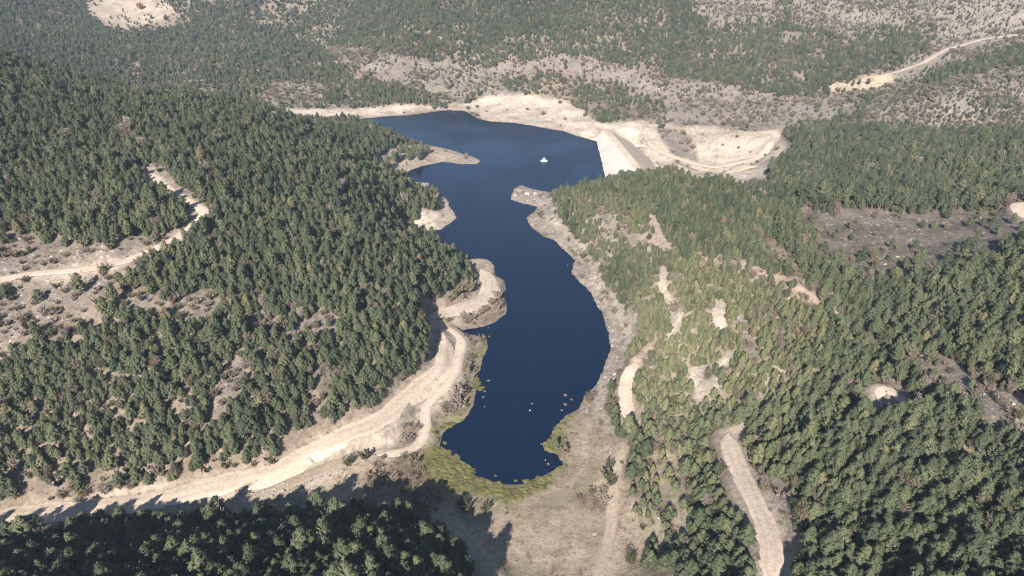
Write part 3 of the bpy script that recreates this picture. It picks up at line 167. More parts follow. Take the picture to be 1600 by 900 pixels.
# name, label, width (m), centre line (m)
ROADS = [
    ('shore_road', 'wide pale dirt road along the left shore of the lake', 5.8, 'pale', [(-115.6, 103.7), (-113.8, 105.7), (-111.9, 107.7), (-109.3, 109.3), (-106.5, 110.1), (-103.4, 110.6), (-100.4, 111.5), (-97.5, 112.3), (-93.9, 113.1), (-90.2, 113.8), (-86.5, 114.6), (-82.5, 115.0), (-78.2, 116.9), (-74.0, 119.2), (-68.9, 121.1), (-62.8, 122.5), (-59.4, 123.2), (-55.9, 123.8), (-53.5, 126.5), (-51.4, 129.8), (-47.6, 133.3), (-43.7, 136.8), (-39.2, 139.6), (-34.4, 142.4), (-31.6, 148.0), (-29.0, 152.6), (-26.4, 158.3), (-23.1, 163.2), (-19.7, 169.3), (-21.6, 174.9), (-19.7, 183.5), (-22.2, 190.0)]),
    ('shore_track', 'narrow pale track looping along the shore beside the road', 2.6, 'pale', [(-33.2, 134.2), (-28.7, 135.6), (-24.2, 137.2), (-21.2, 142.6), (-24.5, 149.2), (-21.8, 156.3), (-16.9, 165.7), (-16.2, 176.6), (-15.7, 187.4), (-20.3, 194.5)]),
    ('lower_track', 'faint brown track on the flat below the shore road', 3.2, 'tan', [(-60.3, 116.4), (-57.7, 118.5), (-55.1, 120.6), (-52.0, 122.8), (-49.0, 125.3), (-45.8, 127.9), (-41.8, 130.4), (-37.7, 132.8), (-31.7, 134.5)]),
    ('headland_road', 'pale dirt road bending round the lakeside headland', 5, 'pale', [(-26.7, 195.5), (-18.2, 204.6), (-10.6, 213.1), (-8.2, 227.3), (-11.7, 239.1), (-12.9, 246.2)]),
    ('headland_track', 'narrow track round the tip of the lakeside headland', 3, 'pale', [(-23.0, 198.3), (-14.0, 204.7), (-6.7, 216.1), (-5.9, 230.6)]),
    ('hillside_road', 'pale dirt road curving up through the left hillside pines', 3.2, 'pale', [(-141.4, 160.0), (-138.5, 162.8), (-135.3, 165.3), (-132.5, 167.3), (-129.0, 168.6), (-125.5, 169.9), (-121.3, 170.4), (-116.9, 171.0), (-112.5, 171.7), (-108.2, 172.6), (-104.4, 175.8), (-100.8, 179.8), (-98.2, 184.5), (-95.7, 189.7), (-93.6, 200.6), (-98.5, 205.5), (-109.1, 213.0), (-120.7, 224.6)]),
    ('shaded_track', 'dirt track bending round the shaded pine stand', 4, 'tan', [(-15.5, 112.7), (-10.9, 107.8), (-7.3, 102.4), (-4.4, 96.1), (-3.1, 91.1), (-1.8, 86.6)]),
    ('meadow_track', 'dusty track up the right side of the valley floor', 2.2, 'tan', [(13.4, 83.8), (14.6, 88.2), (15.9, 92.7), (17.4, 97.5), (18.8, 101.7), (21.5, 109.7), (22.5, 115.8), (23.6, 122.7), (25.2, 129.9), (27.2, 134.7), (28.7, 137.8)]),
    ('slope_track', 'short pale track climbing the right shore slope', 3.2, 'pale', [(30.5, 144.4), (30.4, 150.6), (30.9, 158.0), (33.9, 165.6), (37.1, 170.9), (38.9, 171.5)]),
    ('ridge_track', 'wide pale dirt track running down the lower right wood', 3.7, 'pale', [(48.7, 124.5), (48.1, 121.7), (47.2, 114.1), (46.5, 105.1), (46.2, 98.0), (45.9, 91.3), (45.2, 85.8), (43.6, 81.8), (41.1, 77.0), (38.8, 72.3)]),
    ('forked_track', 'short forked pale track in the right hand wood', 2.3, 'pale', [(81.4, 114.8), (80.9, 119.8), (79.3, 122.8), (77.5, 123.2), (76.1, 118.7), (74.3, 112.2)]),
    ('clearing_road', 'pale dirt road bend at the edge of the grey clearing', 3.6, 'pale', [(163.4, 198.1), (159.8, 203.9), (162.1, 213.0), (167.2, 215.5), (172.5, 212.0)]),
    ('far_road', 'pale road climbing the far slope at upper right', 2.8, 'dust', [(246.4, 470.8), (261.5, 477.7), (278.2, 487.0), (299.9, 505.4), (316.9, 513.1), (333.7, 520.2), (343.9, 519.2), (356.7, 522.3), (367.5, 522.4), (376.8, 520.3)]),
    ('dam_road', 'pale road leading from the dam down the valley', 6, 'pale', [(55.4, 430.2), (66.6, 410.7), (75.6, 384.6), (82.5, 373.6), (89.1, 362.9), (100.4, 359.9), (94.4, 302.2), (105.8, 311.0), (114.3, 310.6)]),
    ('valley_track', 'pale track crossing the bare ground below the dam', 4, 'pale', [(63.2, 429.2), (72.4, 420.0), (81.3, 410.6), (88.9, 397.9), (100.1, 389.8), (110.9, 382.0), (121.0, 383.9), (131.2, 386.0), (141.4, 387.9), (156.1, 410.2)]),
]
STRIPS = [
    ('scrub', 0.05, 2.5, [(104.4, 369.7), (115.6, 372.4), (127.1, 375.8), (138.5, 378.5)]),
    ('scrub', 0.05, 2.5, [(94.3, 388.0), (101.3, 377.6), (108.0, 367.6)]),
    ('grey', 0.0, 3, [(71.5, 417.9), (73.5, 394.1), (75.9, 382.0)]),
    ('sand', 0.05, 2.6, [(55.0, 150.9), (52.1, 146.6), (49.3, 142.3)]),
    ('sand', 0.05, 2.4, [(47.5, 153.1), (47.2, 142.2)]),
    ('scrub', 0.1, 3, [(62.0, 163.2), (60.9, 153.9), (59.8, 145.2)]),
    ('sand', 0.05, 2.4, [(58.5, 175.9), (57.5, 168.0), (56.6, 161.1)]),
    ('scrub', 0.1, 3, [(35.7, 271.9), (39.7, 250.8), (46.8, 234.8)]),
    ('scrub', 0.1, 3, [(80.0, 200.8), (80.4, 190.3), (81.7, 182.9), (81.4, 175.7), (81.1, 168.9)]),
    ('scrub', 0.15, 4, [(-71.1, 136.2), (-69.4, 142.7), (-69.8, 147.9)]),
    ('scrub', 0.15, 4, [(-49.8, 141.6), (-47.6, 147.0), (-49.8, 150.6)]),
    ('scrub', 0.2, 5, [(-99.9, 161.5), (-95.3, 161.2), (-91.0, 161.2), (-86.3, 164.1), (-81.5, 166.8)]),
    ('scrub', 0.2, 4, [(-68.6, 162.6), (-62.6, 161.7), (-56.6, 161.1), (-53.2, 164.6), (-49.7, 168.1)]),
    ('red', 0.2, 2.8, [(58.8, 209.3), (63.3, 199.5), (67.9, 191.8), (71.2, 186.3), (74.7, 181.5), (78.3, 177.7), (80.8, 172.5), (83.3, 167.8), (85.6, 163.1), (87.7, 156.9), (88.8, 149.8)]),
    ('sand', 0.0, 2.6, [(49.7, 206.8), (47.4, 196.5), (47.6, 186.9), (48.0, 177.3), (45.1, 169.2)]),
    ('bare', 0.0, 3, [(53.0, 246.4), (53.3, 234.2)]),
    ('scrub', 0.1, 7, [(91.4, 131.4), (91.6, 124.8), (92.1, 119.1), (91.9, 112.9), (91.8, 107.1), (91.9, 103.6), (92.4, 100.8)]),
    ('scrub', 0.1, 6, [(-121.7, 226.0), (-109.1, 215.4), (-101.0, 207.5), (-94.0, 201.7)]),
]
WEED = [
    [(-19.1, 140.0), (-16.3, 137.7), (-13.6, 135.4), (-9.4, 132.2), (-9.0, 128.9), (-11.3, 124.5), (-14.1, 120.8), (-16.6, 123.9), (-19.0, 130.4), (-20.5, 136.2)],
    [(-9.3, 128.5), (-4.6, 126.5), (0.8, 125.9), (3.5, 127.1), (6.2, 127.9), (8.7, 130.3), (11.4, 132.7), (12.8, 135.5), (13.4, 132.9), (10.8, 127.8), (7.6, 125.2), (4.5, 122.7), (1.5, 121.3), (-1.5, 119.6), (-4.1, 120.8), (-6.7, 122.0), (-9.7, 122.7)],
    [(6.6, 141.2), (9.7, 144.2), (11.2, 147.4), (14.6, 150.5), (18.6, 156.3), (20.0, 158.1), (17.3, 152.2), (13.1, 146.1), (12.2, 139.0), (12.5, 136.2), (10.9, 136.3), (8.1, 137.8)],
    [(-19.5, 138.9), (-18.5, 145.4), (-14.6, 150.5), (-11.0, 156.3), (-10.2, 162.8), (-9.4, 170.1), (-8.5, 178.2), (-7.7, 187.2), (-9.2, 190.7), (-10.2, 179.9), (-10.7, 173.2), (-11.1, 166.5), (-12.1, 160.3), (-13.1, 154.5), (-15.6, 151.7), (-17.9, 149.0), (-20.8, 143.9)],
]
SPOTS = {
    'boulder': [(13.5, 154.3), (4.9, 154.2), (-7.6, 155.9), (-7.8, 197.7), (8.3, 134.4), (21.5, 244.2)],
    'reed': [(15.0, 161.1), (14.7, 156.8), (5.5, 157.2), (-7.8, 162.9), (-8.1, 160.3), (-7.4, 192.4), (8.9, 133.0), (16.6, 159.1)],
    'outcrop': [(3.8, 325.7), (7.4, 321.4), (11.1, 321.3), (14.6, 316.5), (1.8, 319.8)],
    'pontoon': [(17.6, 374.3)],
    'autumn_tree': [(-351.8, 712.9)],
    'peninsula_pine': [(-60.6, 375.0), (-57.7, 376.2), (-54.8, 378.5), (-52.1, 375.4), (-50.5, 386.7), (-55.7, 370.6), (-61.1, 365.3), (-62.4, 360.1), (-64.4, 351.7), (-50.6, 371.6), (-47.6, 383.3)],
    'clearing_pine': [(-139.7, 177.3), (-132.0, 161.0), (-123.7, 161.2)],
    'dam_tree': [(67.5, 388.3)],
    'road_stone': [(-58.3, 118.1), (-57.2, 119.4), (-56.4, 120.1), (-55.8, 121.0), (-54.9, 121.4), (-54.3, 122.5), (-53.5, 123.1), (-52.8, 123.6), (-57.3, 117.7), (-56.5, 118.8), (-55.8, 119.4), (-55.0, 120.4), (-54.2, 121.0), (-53.6, 122.1)],
    'valley_bush': [(-6.1, 116.7), (-11.4, 118.5), (-10.5, 116.5), (-39.5, 130.1), (-36.0, 132.3), (23.3, 128.6), (23.1, 123.1), (31.9, 106.0), (24.0, 99.8), (22.3, 125.1)],
}
DAM = [(51.4, 416.1, 3.5), (50.4, 408.6, 0), (48.3, 351.3, 0), (47.8, 332.8, 0), (56.4, 412.9, 4), (63.8, 350.7, 4), (63.6, 334.7, 4)]
TPSW = tps_fit(CTRL)
rng = np.random.default_rng(11); random.seed(11)

# ---------------------------------------------------------------- object helpers
def tag(o, label=None, cat=None, group=None, kind=None):
    if label: o['label'] = label
    if cat: o['category'] = cat
    if group: o['group'] = group
    if kind: o['kind'] = kind
    return o

def link(name, mesh, mat=None, parent=None):
    o = bpy.data.objects.new(name, mesh); col.objects.link(o)
    if mat is not None and not mesh.materials: mesh.materials.append(mat)
    if parent is not None: o.parent = parent
    return o

def empty(name, loc):
    o = bpy.data.objects.new(name, None); o.empty_display_size = 0.3; col.objects.link(o); o.location = loc
    return o

def mesh_np(name, V, Fq, smoothf=False):
    me = bpy.data.meshes.new(name); V = np.asarray(V, np.float32); Fq = np.asarray(Fq, np.int32)
    n, k = Fq.shape
    me.vertices.add(len(V)); me.vertices.foreach_set('co', V.ravel())
    me.loops.add(n*k); me.loops.foreach_set('vertex_index', Fq.ravel())
    me.polygons.add(n); me.polygons.foreach_set('loop_start', np.arange(0, n*k, k, dtype=np.int32))
    me.polygons.foreach_set('use_smooth', np.full(n, smoothf, bool))
    me.update(calc_edges=True); return me

# ---------------------------------------------------------------- materials
def new_mat(name):
    m = bpy.data.materials.new(name); m.use_nodes = True; nt = m.node_tree; nt.nodes.clear()
    out = nt.nodes.new('ShaderNodeOutputMaterial'); b = nt.nodes.new('ShaderNodeBsdfPrincipled')
    nt.links.new(b.outputs[0], out.inputs[0]); b.inputs['Roughness'].default_value = 0.9
    b.inputs['Specular IOR Level'].default_value = 0.15
    return m, nt, b

def noise_node(nt, scale, detail=4, rough=0.6, vec=None):
    n = nt.nodes.new('ShaderNodeTexNoise'); n.inputs['Scale'].default_value = scale
    n.inputs['Detail'].default_value = detail; n.inputs['Roughness'].default_value = rough
    if vec is not None: nt.links.new(vec, n.inputs['Vector'])
    return n

def ramp(nt, fac, stops):
    r = nt.nodes.new('ShaderNodeValToRGB'); el = r.color_ramp.elements
    while len(el) < len(stops): el.new(0.5)
    for e_, (p, c) in zip(el, stops): e_.position = p; e_.color = (*c, 1) if len(c) == 3 else c
    nt.links.new(fac, r.inputs[0]); return r

def mix(nt, kind, fac, A, B):
    m = nt.nodes.new('ShaderNodeMix'); m.data_type = 'RGBA'; m.blend_type = kind
    for s, v in ((0, fac), (6, A), (7, B)):
        if hasattr(v, 'links') or hasattr(v, 'is_linked'): nt.links.new(v, m.inputs[s])
        else: m.inputs[s].default_value = v if s == 0 else (*v, 1)
    return m.outputs[2]

def math_node(nt, op, A, B=0.0, clamp=False):
    m = nt.nodes.new('ShaderNodeMath'); m.operation = op; m.use_clamp = clamp
    for s, v in ((0, A), (1, B)):
        if hasattr(v, 'is_linked'): nt.links.new(v, m.inputs[s])
        else: m.inputs[s].default_value = v
    return m.outputs[0]

def ground_material():
    m, nt, b = new_mat('soil'); L = nt.links
    geo = nt.nodes.new('ShaderNodeNewGeometry'); pos = geo.outputs['Position']
    at = nt.nodes.new('ShaderNodeAttribute'); at.attribute_name = 'soil'
    st = nt.nodes.new('ShaderNodeAttribute'); st.attribute_name = 'stony'
    gr = nt.nodes.new('ShaderNodeAttribute'); gr.attribute_name = 'grassy'
    n1 = noise_node(nt, 0.09, 6, 0.62, pos); n2 = noise_node(nt, 0.55, 5, 0.65, pos); n3 = noise_node(nt, 2.4, 3, 0.6, pos)
    c = mix(nt, 'MULTIPLY', 1.0, at.outputs['Color'], ramp(nt, n1.outputs[0], [(0.28, (0.66, 0.64, 0.62)), (0.5, (1, 1, 1)), (0.72, (1.25, 1.24, 1.22))]).outputs[0])
    c = mix(nt, 'MULTIPLY', 1.0, c, ramp(nt, n2.outputs[0], [(0.3, (0.62, 0.6, 0.58)), (0.52, (1, 1, 1)), (0.72, (1.22, 1.22, 1.22))]).outputs[0])
    c = mix(nt, 'MULTIPLY', 0.7, c, ramp(nt, n3.outputs[0], [(0.3, (0.6, 0.58, 0.56)), (0.55, (1.08, 1.08, 1.08))]).outputs[0])
    # dry grass and moss patches on grassy ground
    n4 = noise_node(nt, 0.16, 5, 0.7, pos)
    gp = math_node(nt, 'MULTIPLY', ramp(nt, n4.outputs[0], [(0.47, (0, 0, 0)), (0.62, (1, 1, 1))]).outputs[0], gr.outputs['Fac'], True)
    c = mix(nt, 'MIX', gp, c, (0.215, 0.19, 0.115))
    # pale stones
    v = nt.nodes.new('ShaderNodeTexVoronoi'); v.inputs['Scale'].default_value = 0.75; L.new(pos, v.inputs['Vector'])
    sp = ramp(nt, v.outputs['Distance'], [(0.16, (1, 1, 1)), (0.30, (0, 0, 0))]).outputs[0]
    sk = ramp(nt, n2.outputs[0], [(0.46, (0, 0, 0)), (0.6, (1, 1, 1))]).outputs[0]
    sp = math_node(nt, 'MULTIPLY', math_node(nt, 'MULTIPLY', sp, sk), st.outputs['Fac'], True)
    c = mix(nt, 'MIX', sp, c, (0.50, 0.47, 0.43))
    L.new(c, b.inputs['Base Color'])
    bp = nt.nodes.new('ShaderNodeBump'); bp.inputs['Strength'].default_value = 0.5; bp.inputs['Distance'].default_value = 0.6
    L.new(math_node(nt, 'ADD', n2.outputs[0], math_node(nt, 'MULTIPLY', n3.outputs[0], 0.4)), bp.inputs['Height']); L.new(bp.outputs[0], b.inputs['Normal'])
    return m

def road_material(name, c0, c1):
    m, nt, b = new_mat(name); geo = nt.nodes.new('ShaderNodeNewGeometry'); pos = geo.outputs['Position']
    n1 = noise_node(nt, 0.14, 5, 0.6, pos); n2 = noise_node(nt, 1.1, 4, 0.65, pos)
    at = nt.nodes.new('ShaderNodeAttribute'); at.attribute_name = 'rut'
    c = mix(nt, 'MIX', ramp(nt, n1.outputs[0], [(0.35, (0, 0, 0)), (0.65, (1, 1, 1))]).outputs[0], c0, c1)
    c = mix(nt, 'MULTIPLY', 1.0, c, ramp(nt, n2.outputs[0], [(0.3, (0.78, 0.76, 0.74)), (0.6, (1.06, 1.06, 1.06))]).outputs[0])
    c = mix(nt, 'MULTIPLY', at.outputs['Fac'], c, (0.84, 0.81, 0.78))
    nt.links.new(c, b.inputs['Base Color'])
    bp = nt.nodes.new('ShaderNodeBump'); bp.inputs['Strength'].default_value = 0.4; bp.inputs['Distance'].default_value = 0.3
    nt.links.new(n2.outputs[0], bp.inputs['Height']); nt.links.new(bp.outputs[0], b.inputs['Normal'])
    return m

def tinted(name, stops, rough=0.75, jitter=0.35, spec=0.2):
    """colour picked along a ramp by each plant's own tint, with clump to clump variation"""
    m, nt, b = new_mat(name)
    at = nt.nodes.new('ShaderNodeAttribute'); at.attribute_type = 'INSTANCER'; at.attribute_name = 'tint'
    tc = nt.nodes.new('ShaderNodeTexCoord'); n = noise_node(nt, 1.3, 2, 0.6, tc.outputs['Object'])
    f = math_node(nt, 'ADD', at.outputs['Fac'], math_node(nt, 'MULTIPLY', math_node(nt, 'SUBTRACT', n.outputs[0], 0.5), jitter), True)
    nt.links.new(ramp(nt, f, stops).outputs[0], b.inputs['Base Color'])
    b.inputs['Roughness'].default_value = rough; b.inputs['Specular IOR Level'].default_value = spec
    return m

def speckled(name, c0, c1, scale=1.5, rough=0.9, bump=0.3):
    m, nt, b = new_mat(name); tc = nt.nodes.new('ShaderNodeNewGeometry'); n = noise_node(nt, scale, 4, 0.65, tc.outputs['Position'])
    nt.links.new(mix(nt, 'MIX', ramp(nt, n.outputs[0], [(0.35, (0, 0, 0)), (0.65, (1, 1, 1))]).outputs[0], c0, c1), b.inputs['Base Color'])
    b.inputs['Roughness'].default_value = rough
    if bump:
        bp = nt.nodes.new('ShaderNodeBump'); bp.inputs['Strength'].default_value = bump; bp.inputs['Distance'].default_value = 0.2
        nt.links.new(n.outputs[0], bp.inputs['Height']); nt.links.new(bp.outputs[0], b.inputs['Normal'])
    return m

def water_material():
    m, nt, b = new_mat('lake water'); geo = nt.nodes.new('ShaderNodeNewGeometry'); pos = geo.outputs['Position']
    b.inputs['Base Color'].default_value = (0.001, 0.009, 0.029, 1); b.inputs['Roughness'].default_value = 0.20
    b.inputs['IOR'].default_value = 1.333; b.inputs['Specular IOR Level'].default_value = 0.5
    nw = noise_node(nt, 0.022, 4, 0.55, pos); nt.links.new(ramp(nt, nw.outputs[0], [(0.38, (0.07,)*3), (0.6, (0.26,)*3)]).outputs[0], b.inputs['Roughness'])   # calm and wind-ruffled patches
    n = noise_node(nt, 0.9, 4, 0.6, pos); n2 = noise_node(nt, 0.12, 3, 0.5, pos)
    bp = nt.nodes.new('ShaderNodeBump'); bp.inputs['Strength'].default_value = 0.05; bp.inputs['Distance'].default_value = 0.25
    nt.links.new(math_node(nt, 'ADD', n.outputs[0], n2.outputs[0]), bp.inputs['Height']); nt.links.new(bp.outputs[0], b.inputs['Normal'])
    return m

M = {}
M['soil'] = ground_material()
M['pale'] = road_material('pale dirt', (0.57, 0.47, 0.38), (0.47, 0.38, 0.30))
M['dust'] = road_material('dusty dirt', (0.47, 0.39, 0.315), (0.38, 0.31, 0.245))
M['tan'] = road_material('tan dirt', (0.40, 0.325, 0.25), (0.33, 0.265, 0.20))
M['water'] = water_material()
M['needles'] = tinted('pine needles', [(0.0, (0.046, 0.059, 0.034)), (0.35, (0.089, 0.099, 0.053)), (0.65, (0.138, 0.138, 0.070)), (0.85, (0.16, 0.142, 0.072)), (1.0, (0.18, 0.13, 0.08))])
M['bark'] = speckled('pine bark', (0.10, 0.075, 0.058), (0.20, 0.16, 0.125), 3.0)
M['grey bark'] = speckled('grey bark', (0.20, 0.175, 0.155), (0.30, 0.265, 0.235), 3.0)
M['twigs'] = tinted('dry twigs', [(0.0, (0.060, 0.068, 0.032)), (0.3, (0.12, 0.105, 0.06)), (0.6, (0.19, 0.148, 0.11)), (1.0, (0.27, 0.225, 0.19))], 0.9, 0.3, 0.1)
M['autumn'] = tinted('autumn leaves', [(0.0, (0.30, 0.15, 0.04)), (1.0, (0.42, 0.24, 0.07))], 0.8, 0.5, 0.1)
M['rock'] = speckled('pale rock', (0.27, 0.24, 0.21), (0.41, 0.37, 0.33), 1.2)
M['weed'] = speckled('pond weed', (0.075, 0.072, 0.026), (0.17, 0.15, 0.058), 0.5, 0.85, 0.5)
M['reed'] = speckled('dead reeds', (0.36, 0.19, 0.11), (0.42, 0.29, 0.19), 3.0)
M['dam face'] = road_material('dam facing', (0.50, 0.445, 0.39), (0.60, 0.545, 0.49))
M['white paint'] = speckled('white paint', (0.78, 0.80, 0.82), (0.70, 0.74, 0.78), 2.0, 0.4, 0)
M['blue plastic'] = speckled('blue plastic', (0.10, 0.30, 0.55), (0.14, 0.36, 0.60), 2.0, 0.4, 0)
M['grey metal'] = speckled('grey metal', (0.35, 0.37, 0.40), (0.42, 0.44, 0.46), 2.0, 0.4, 0)

# ---------------------------------------------------------------- the ground
def axis(core0, core1, step, grow, lim0, lim1, g2=None):
    v = list(np.arange(core0, core1+1e-6, step))
    s = step; x = v[-1]
    while x < lim1: s *= grow; x += s; v.append(x)
    s = step; x = v[0]; w = []
    while x > lim0: s *= (g2 or grow); x -= s; w.append(x)
    return np.array(w[::-1]+v)
XS = axis(-180, 180, 1.2, 1.035, -3200, 3200)
ys = [60.0]; s = 0.9
while ys[-1] < 3600:
    y = ys[-1]; s = 0.9 if y < 210 else (s*1.0085 if y < 700 else s*1.06); ys.append(y+s)
yb = [60.0]; s = 1.0
while yb[-1] > -900: s *= 1.12; yb.append(yb[-1]-s)
YS = np.array(yb[:0:-1]+ys)
GX, GY = np.meshgrid(XS, YS)
GZ, SD = base_height(GX, GY)
wet = smooth(1.5, 14, SD)
flat = 1-np.clip(sum(smooth(6, -6, poly_sd(GX, GY, z[3])) for z in ZONES if z[0] == 'grass'), 0, 1)*0.8
flat = flat*(1-0.75*smooth(8, -8, poly_sd(GX, GY, DOWNSTREAM)))
rough_near = np.where(np.hypot(GX, GY-200) < 900, 1.0, 0.0)
GZ = GZ + wet*flat*(0.9*fbm(GX, GY, 19, 3, 23)+0.40*fbm(GX, GY, 5.5, 2, 33)*rough_near)

def catmull(P, step):
    P = np.asarray(P, float); Q = np.vstack([2*P[0]-P[1], P, 2*P[-1]-P[-2]]); out = []
    for i in range(1, len(Q)-2):
        p0, p1, p2, p3 = Q[i-1:i+3]; n = max(2, int(np.linalg.norm(p2-p1)/step))
        for k in range(n):
            t = k/n; out.append(0.5*((2*p1)+(-p0+p2)*t+(2*p0-5*p1+4*p2-p3)*t*t+(-p0+3*p1-3*p2+p3)*t**3))
    out.append(P[-1]); out = np.array(out)
    for _ in range(3): out[1:-1] = (out[:-2]+2*out[1:-1]+out[2:])/4
    return out

def ground_z(x, y):
    x = np.asarray(x, float); y = np.asarray(y, float)
    i = np.clip(np.searchsorted(XS, x)-1, 0, len(XS)-2); j = np.clip(np.searchsorted(YS, y)-1, 0, len(YS)-2)
    a = (x-XS[i])/(XS[i+1]-XS[i]); b = (y-YS[j])/(YS[j+1]-YS[j])
    return (GZ[j, i]*(1-a)+GZ[j, i+1]*a)*(1-b)+(GZ[j+1, i]*(1-a)+GZ[j+1, i+1]*a)*b

ROADLINES = []
for name, lab, w, mk, pts in ROADS:
    line = catmull(pts, 2.0); z = ground_z(line[:, 0], line[:, 1])
    zz = np.pad(z, 9, mode='edge'); z = np.convolve(zz, np.ones(19)/19, 'valid'); z = np.maximum(z, 0.5 if mk != 'dam' else -9)
    if name in ('dam_road', 'valley_track'): z = np.convolve(np.pad(ground_z(line[:, 0], line[:, 1]), 9, mode='edge'), np.ones(19)/19, 'valid')
    ROADLINES.append((name, lab, w, mk, line, z))
    x0, y0 = line.min(0)-12; x1, y1 = line.max(0)+12
    i0, i1 = np.searchsorted(XS, [x0, x1]); j0, j1 = np.searchsorted(YS, [y0, y1]); sl = (slice(j0, j1), slice(i0, i1))
    if GX[sl].size == 0: continue
    d, s = line_d(GX[sl], GY[sl], line)
    acc = np.r_[0, np.cumsum(np.hypot(*np.diff(line, axis=0).T))]
    k = 1-smooth(w/2+0.4, w/2+2.8, d)
    GZ[sl] = GZ[sl]*(1-k)+np.interp(s, acc, z)*k

# the dam stands in a hollow cut for it
dam_foot = [(DAM[1][0]-14, 424), (DAM[0][0]+12, 424), (96, 420), (98, 330), (DAM[3][0]-14, 328)]

SOIL = {'forest': (0.212, 0.167, 0.132), 'rust': (0.215, 0.16, 0.12), 'heath': (0.198, 0.162, 0.135), 'scrub': (0.222, 0.187, 0.158), 'bare': (0.36, 0.295, 0.235), 'sand': (0.46, 0.385, 0.315), 'ochre': (0.44, 0.355, 0.255),
        'grass': (0.315, 0.25, 0.19), 'scree': (0.31, 0.262, 0.225), 'grey': (0.138, 0.115, 0.096), 'red': (0.36, 0.278, 0.215),
        'thicket': (0.215, 0.168, 0.135), 'sparse': (0.31, 0.262, 0.19), 'marsh': (0.16, 0.15, 0.06), 'mud': (0.20, 0.165, 0.125)}
STONY = {'heath': .9, 'scree': 1.0, 'bare': 0.25, 'grey': 0.8, 'scrub': 0.5, 'forest': 0.15, 'sparse': 0.3}
GRASSY = {'grass': 0.65, 'sparse': 0.5, 'scrub': 0.25, 'scree': 0.2, 'forest': 0.2}

def survey(x, y, lines=1.0):
    """tree density, soil colour, stoniness, grassiness and ground kind at points"""
    n = x.size; dens = np.ones(n); c = np.tile(SOIL['forest'], (n, 1)); st = np.full(n, STONY['forest']); g = np.full(n, GRASSY['forest'])
    kinds = np.full(n, 'forest', dtype='<U8'); wob = fbm(x, y, 12, 4, 91)
    def lay(k, kind, d):
        nonlocal c, st, g, dens
        c = c*(1-k[:, None])+np.array(SOIL[kind])*k[:, None]
        st = st*(1-k)+STONY.get(kind, 0)*k; g = g*(1-k)+GRASSY.get(kind, 0)*k
        if d is not None: dens = dens*(1-k)+d*k
        kinds[k > 0.5] = kind
    for kind, d, soft, poly in ZONES:
        P = np.array(poly); m = (x > P[:, 0].min()-20) & (x < P[:, 0].max()+20) & (y > P[:, 1].min()-20) & (y < P[:, 1].max()+20)
        if not m.any(): continue
        k = np.zeros(n); k[m] = smooth(soft, -soft, poly_sd(x[m], y[m], P)+wob[m]*(2.0+soft*0.8)); lay(k, kind, d)
    for kind, d, w, line in STRIPS if lines > .3 else ():
        k = 1-smooth(w*0.35, w*0.75, line_d(x, y, line)[0]+wob*w*0.35); lay(k, kind, d)
    for poly in WEED:
        k = smooth(3, -2, poly_sd(x, y, poly)+wob*3); lay(k, 'marsh', 0.0)
    for name, lab, w, mk, line, z in ROADLINES:
        if lines == 0 or (lines < 1 and name in ('hillside_road',)): continue
        d = line_d(x, y, line[::3])[0]; k = (1-smooth(w*0.5, w*0.5+min(2.8, w*.5), d+wob*min(2.0, w*.4)))*(0.9 if mk == 'pale' else 0.45)
        lay(k, 'bare', None); dens = np.where(d < w/2+1.3, 0, dens)
    return dens, c, st, g, kinds

inr = (np.hypot(GX, GY-250) < 1100).ravel()
cols = np.tile(SOIL['forest'], (GX.size, 1)); stn = np.full(GX.size, 0.2); grs = np.full(GX.size, 0.2)
_, cols[inr], stn[inr], grs[inr], _ = survey(GX.ravel()[inr], GY.ravel()[inr])
k = (1-smooth(0.2, 1.8, SD.ravel()))[:, None]*0.7
cols = cols*(1-k)+np.array(SOIL['mud'])*k
zf = GZ.ravel(); ring = fbm(zf*2.6+0.5*fbm(GX.ravel(), GY.ravel(), 14, 2, 83), zf*0+3.1, 1.0, 3, 84); k = (smooth(0.3, 2, SD.ravel())*(1-smooth(9, 17, SD.ravel())))[:, None]
cols = cols*(1+0.42*ring[:, None]*k)          # old water lines left on the bare shore

# dam centre line and profile
def dam_profile(t):
    """points across the dam, from the lake bed over the crest to the valley below"""
    wx = DAM[1][0]*(1-t)+DAM[3][0]*t; wy = DAM[1][1]*(1-t)+DAM[3][1]*t
    cx = DAM[4][0]*(1-t)+DAM[6][0]*t; cy = wy
    zc = 4.0+0.6*math.sin(t*math.pi)
    return [(wx-9, wy, -3.0), (wx, wy, 0.0), ((wx+cx)/2, wy, zc*0.5), (cx, cy, zc), (cx+0.5, cy, zc+0.25), (cx+4.2, cy, zc+0.25), (cx+4.6, cy, zc), (cx+13, cy, zc-4.5), (cx+22, cy, zc-9.5)]
T = np.linspace(-0.16, 1.12, 40); prof = np.array([dam_profile(t) for t in T])
m = (GX > 36) & (GX < 90) & (GY > 322) & (GY < 428)
dz = np.empty(m.sum())
for q, (x, y) in enumerate(zip(GX[m], GY[m])):
    t = np.interp(-y, -prof[:, 0, 1], T); p = np.array(dam_profile(t)); dz[q] = np.interp(x, p[:, 0], p[:, 2], left=99, right=99)
inside = dz < 50
sub = GZ[m]; edge = smooth(322, 332, GY[m])
sub[inside] = np.minimum(sub[inside], (dz[inside]-0.7)*edge[inside]+sub[inside]*(1-edge[inside])); GZ[m] = sub

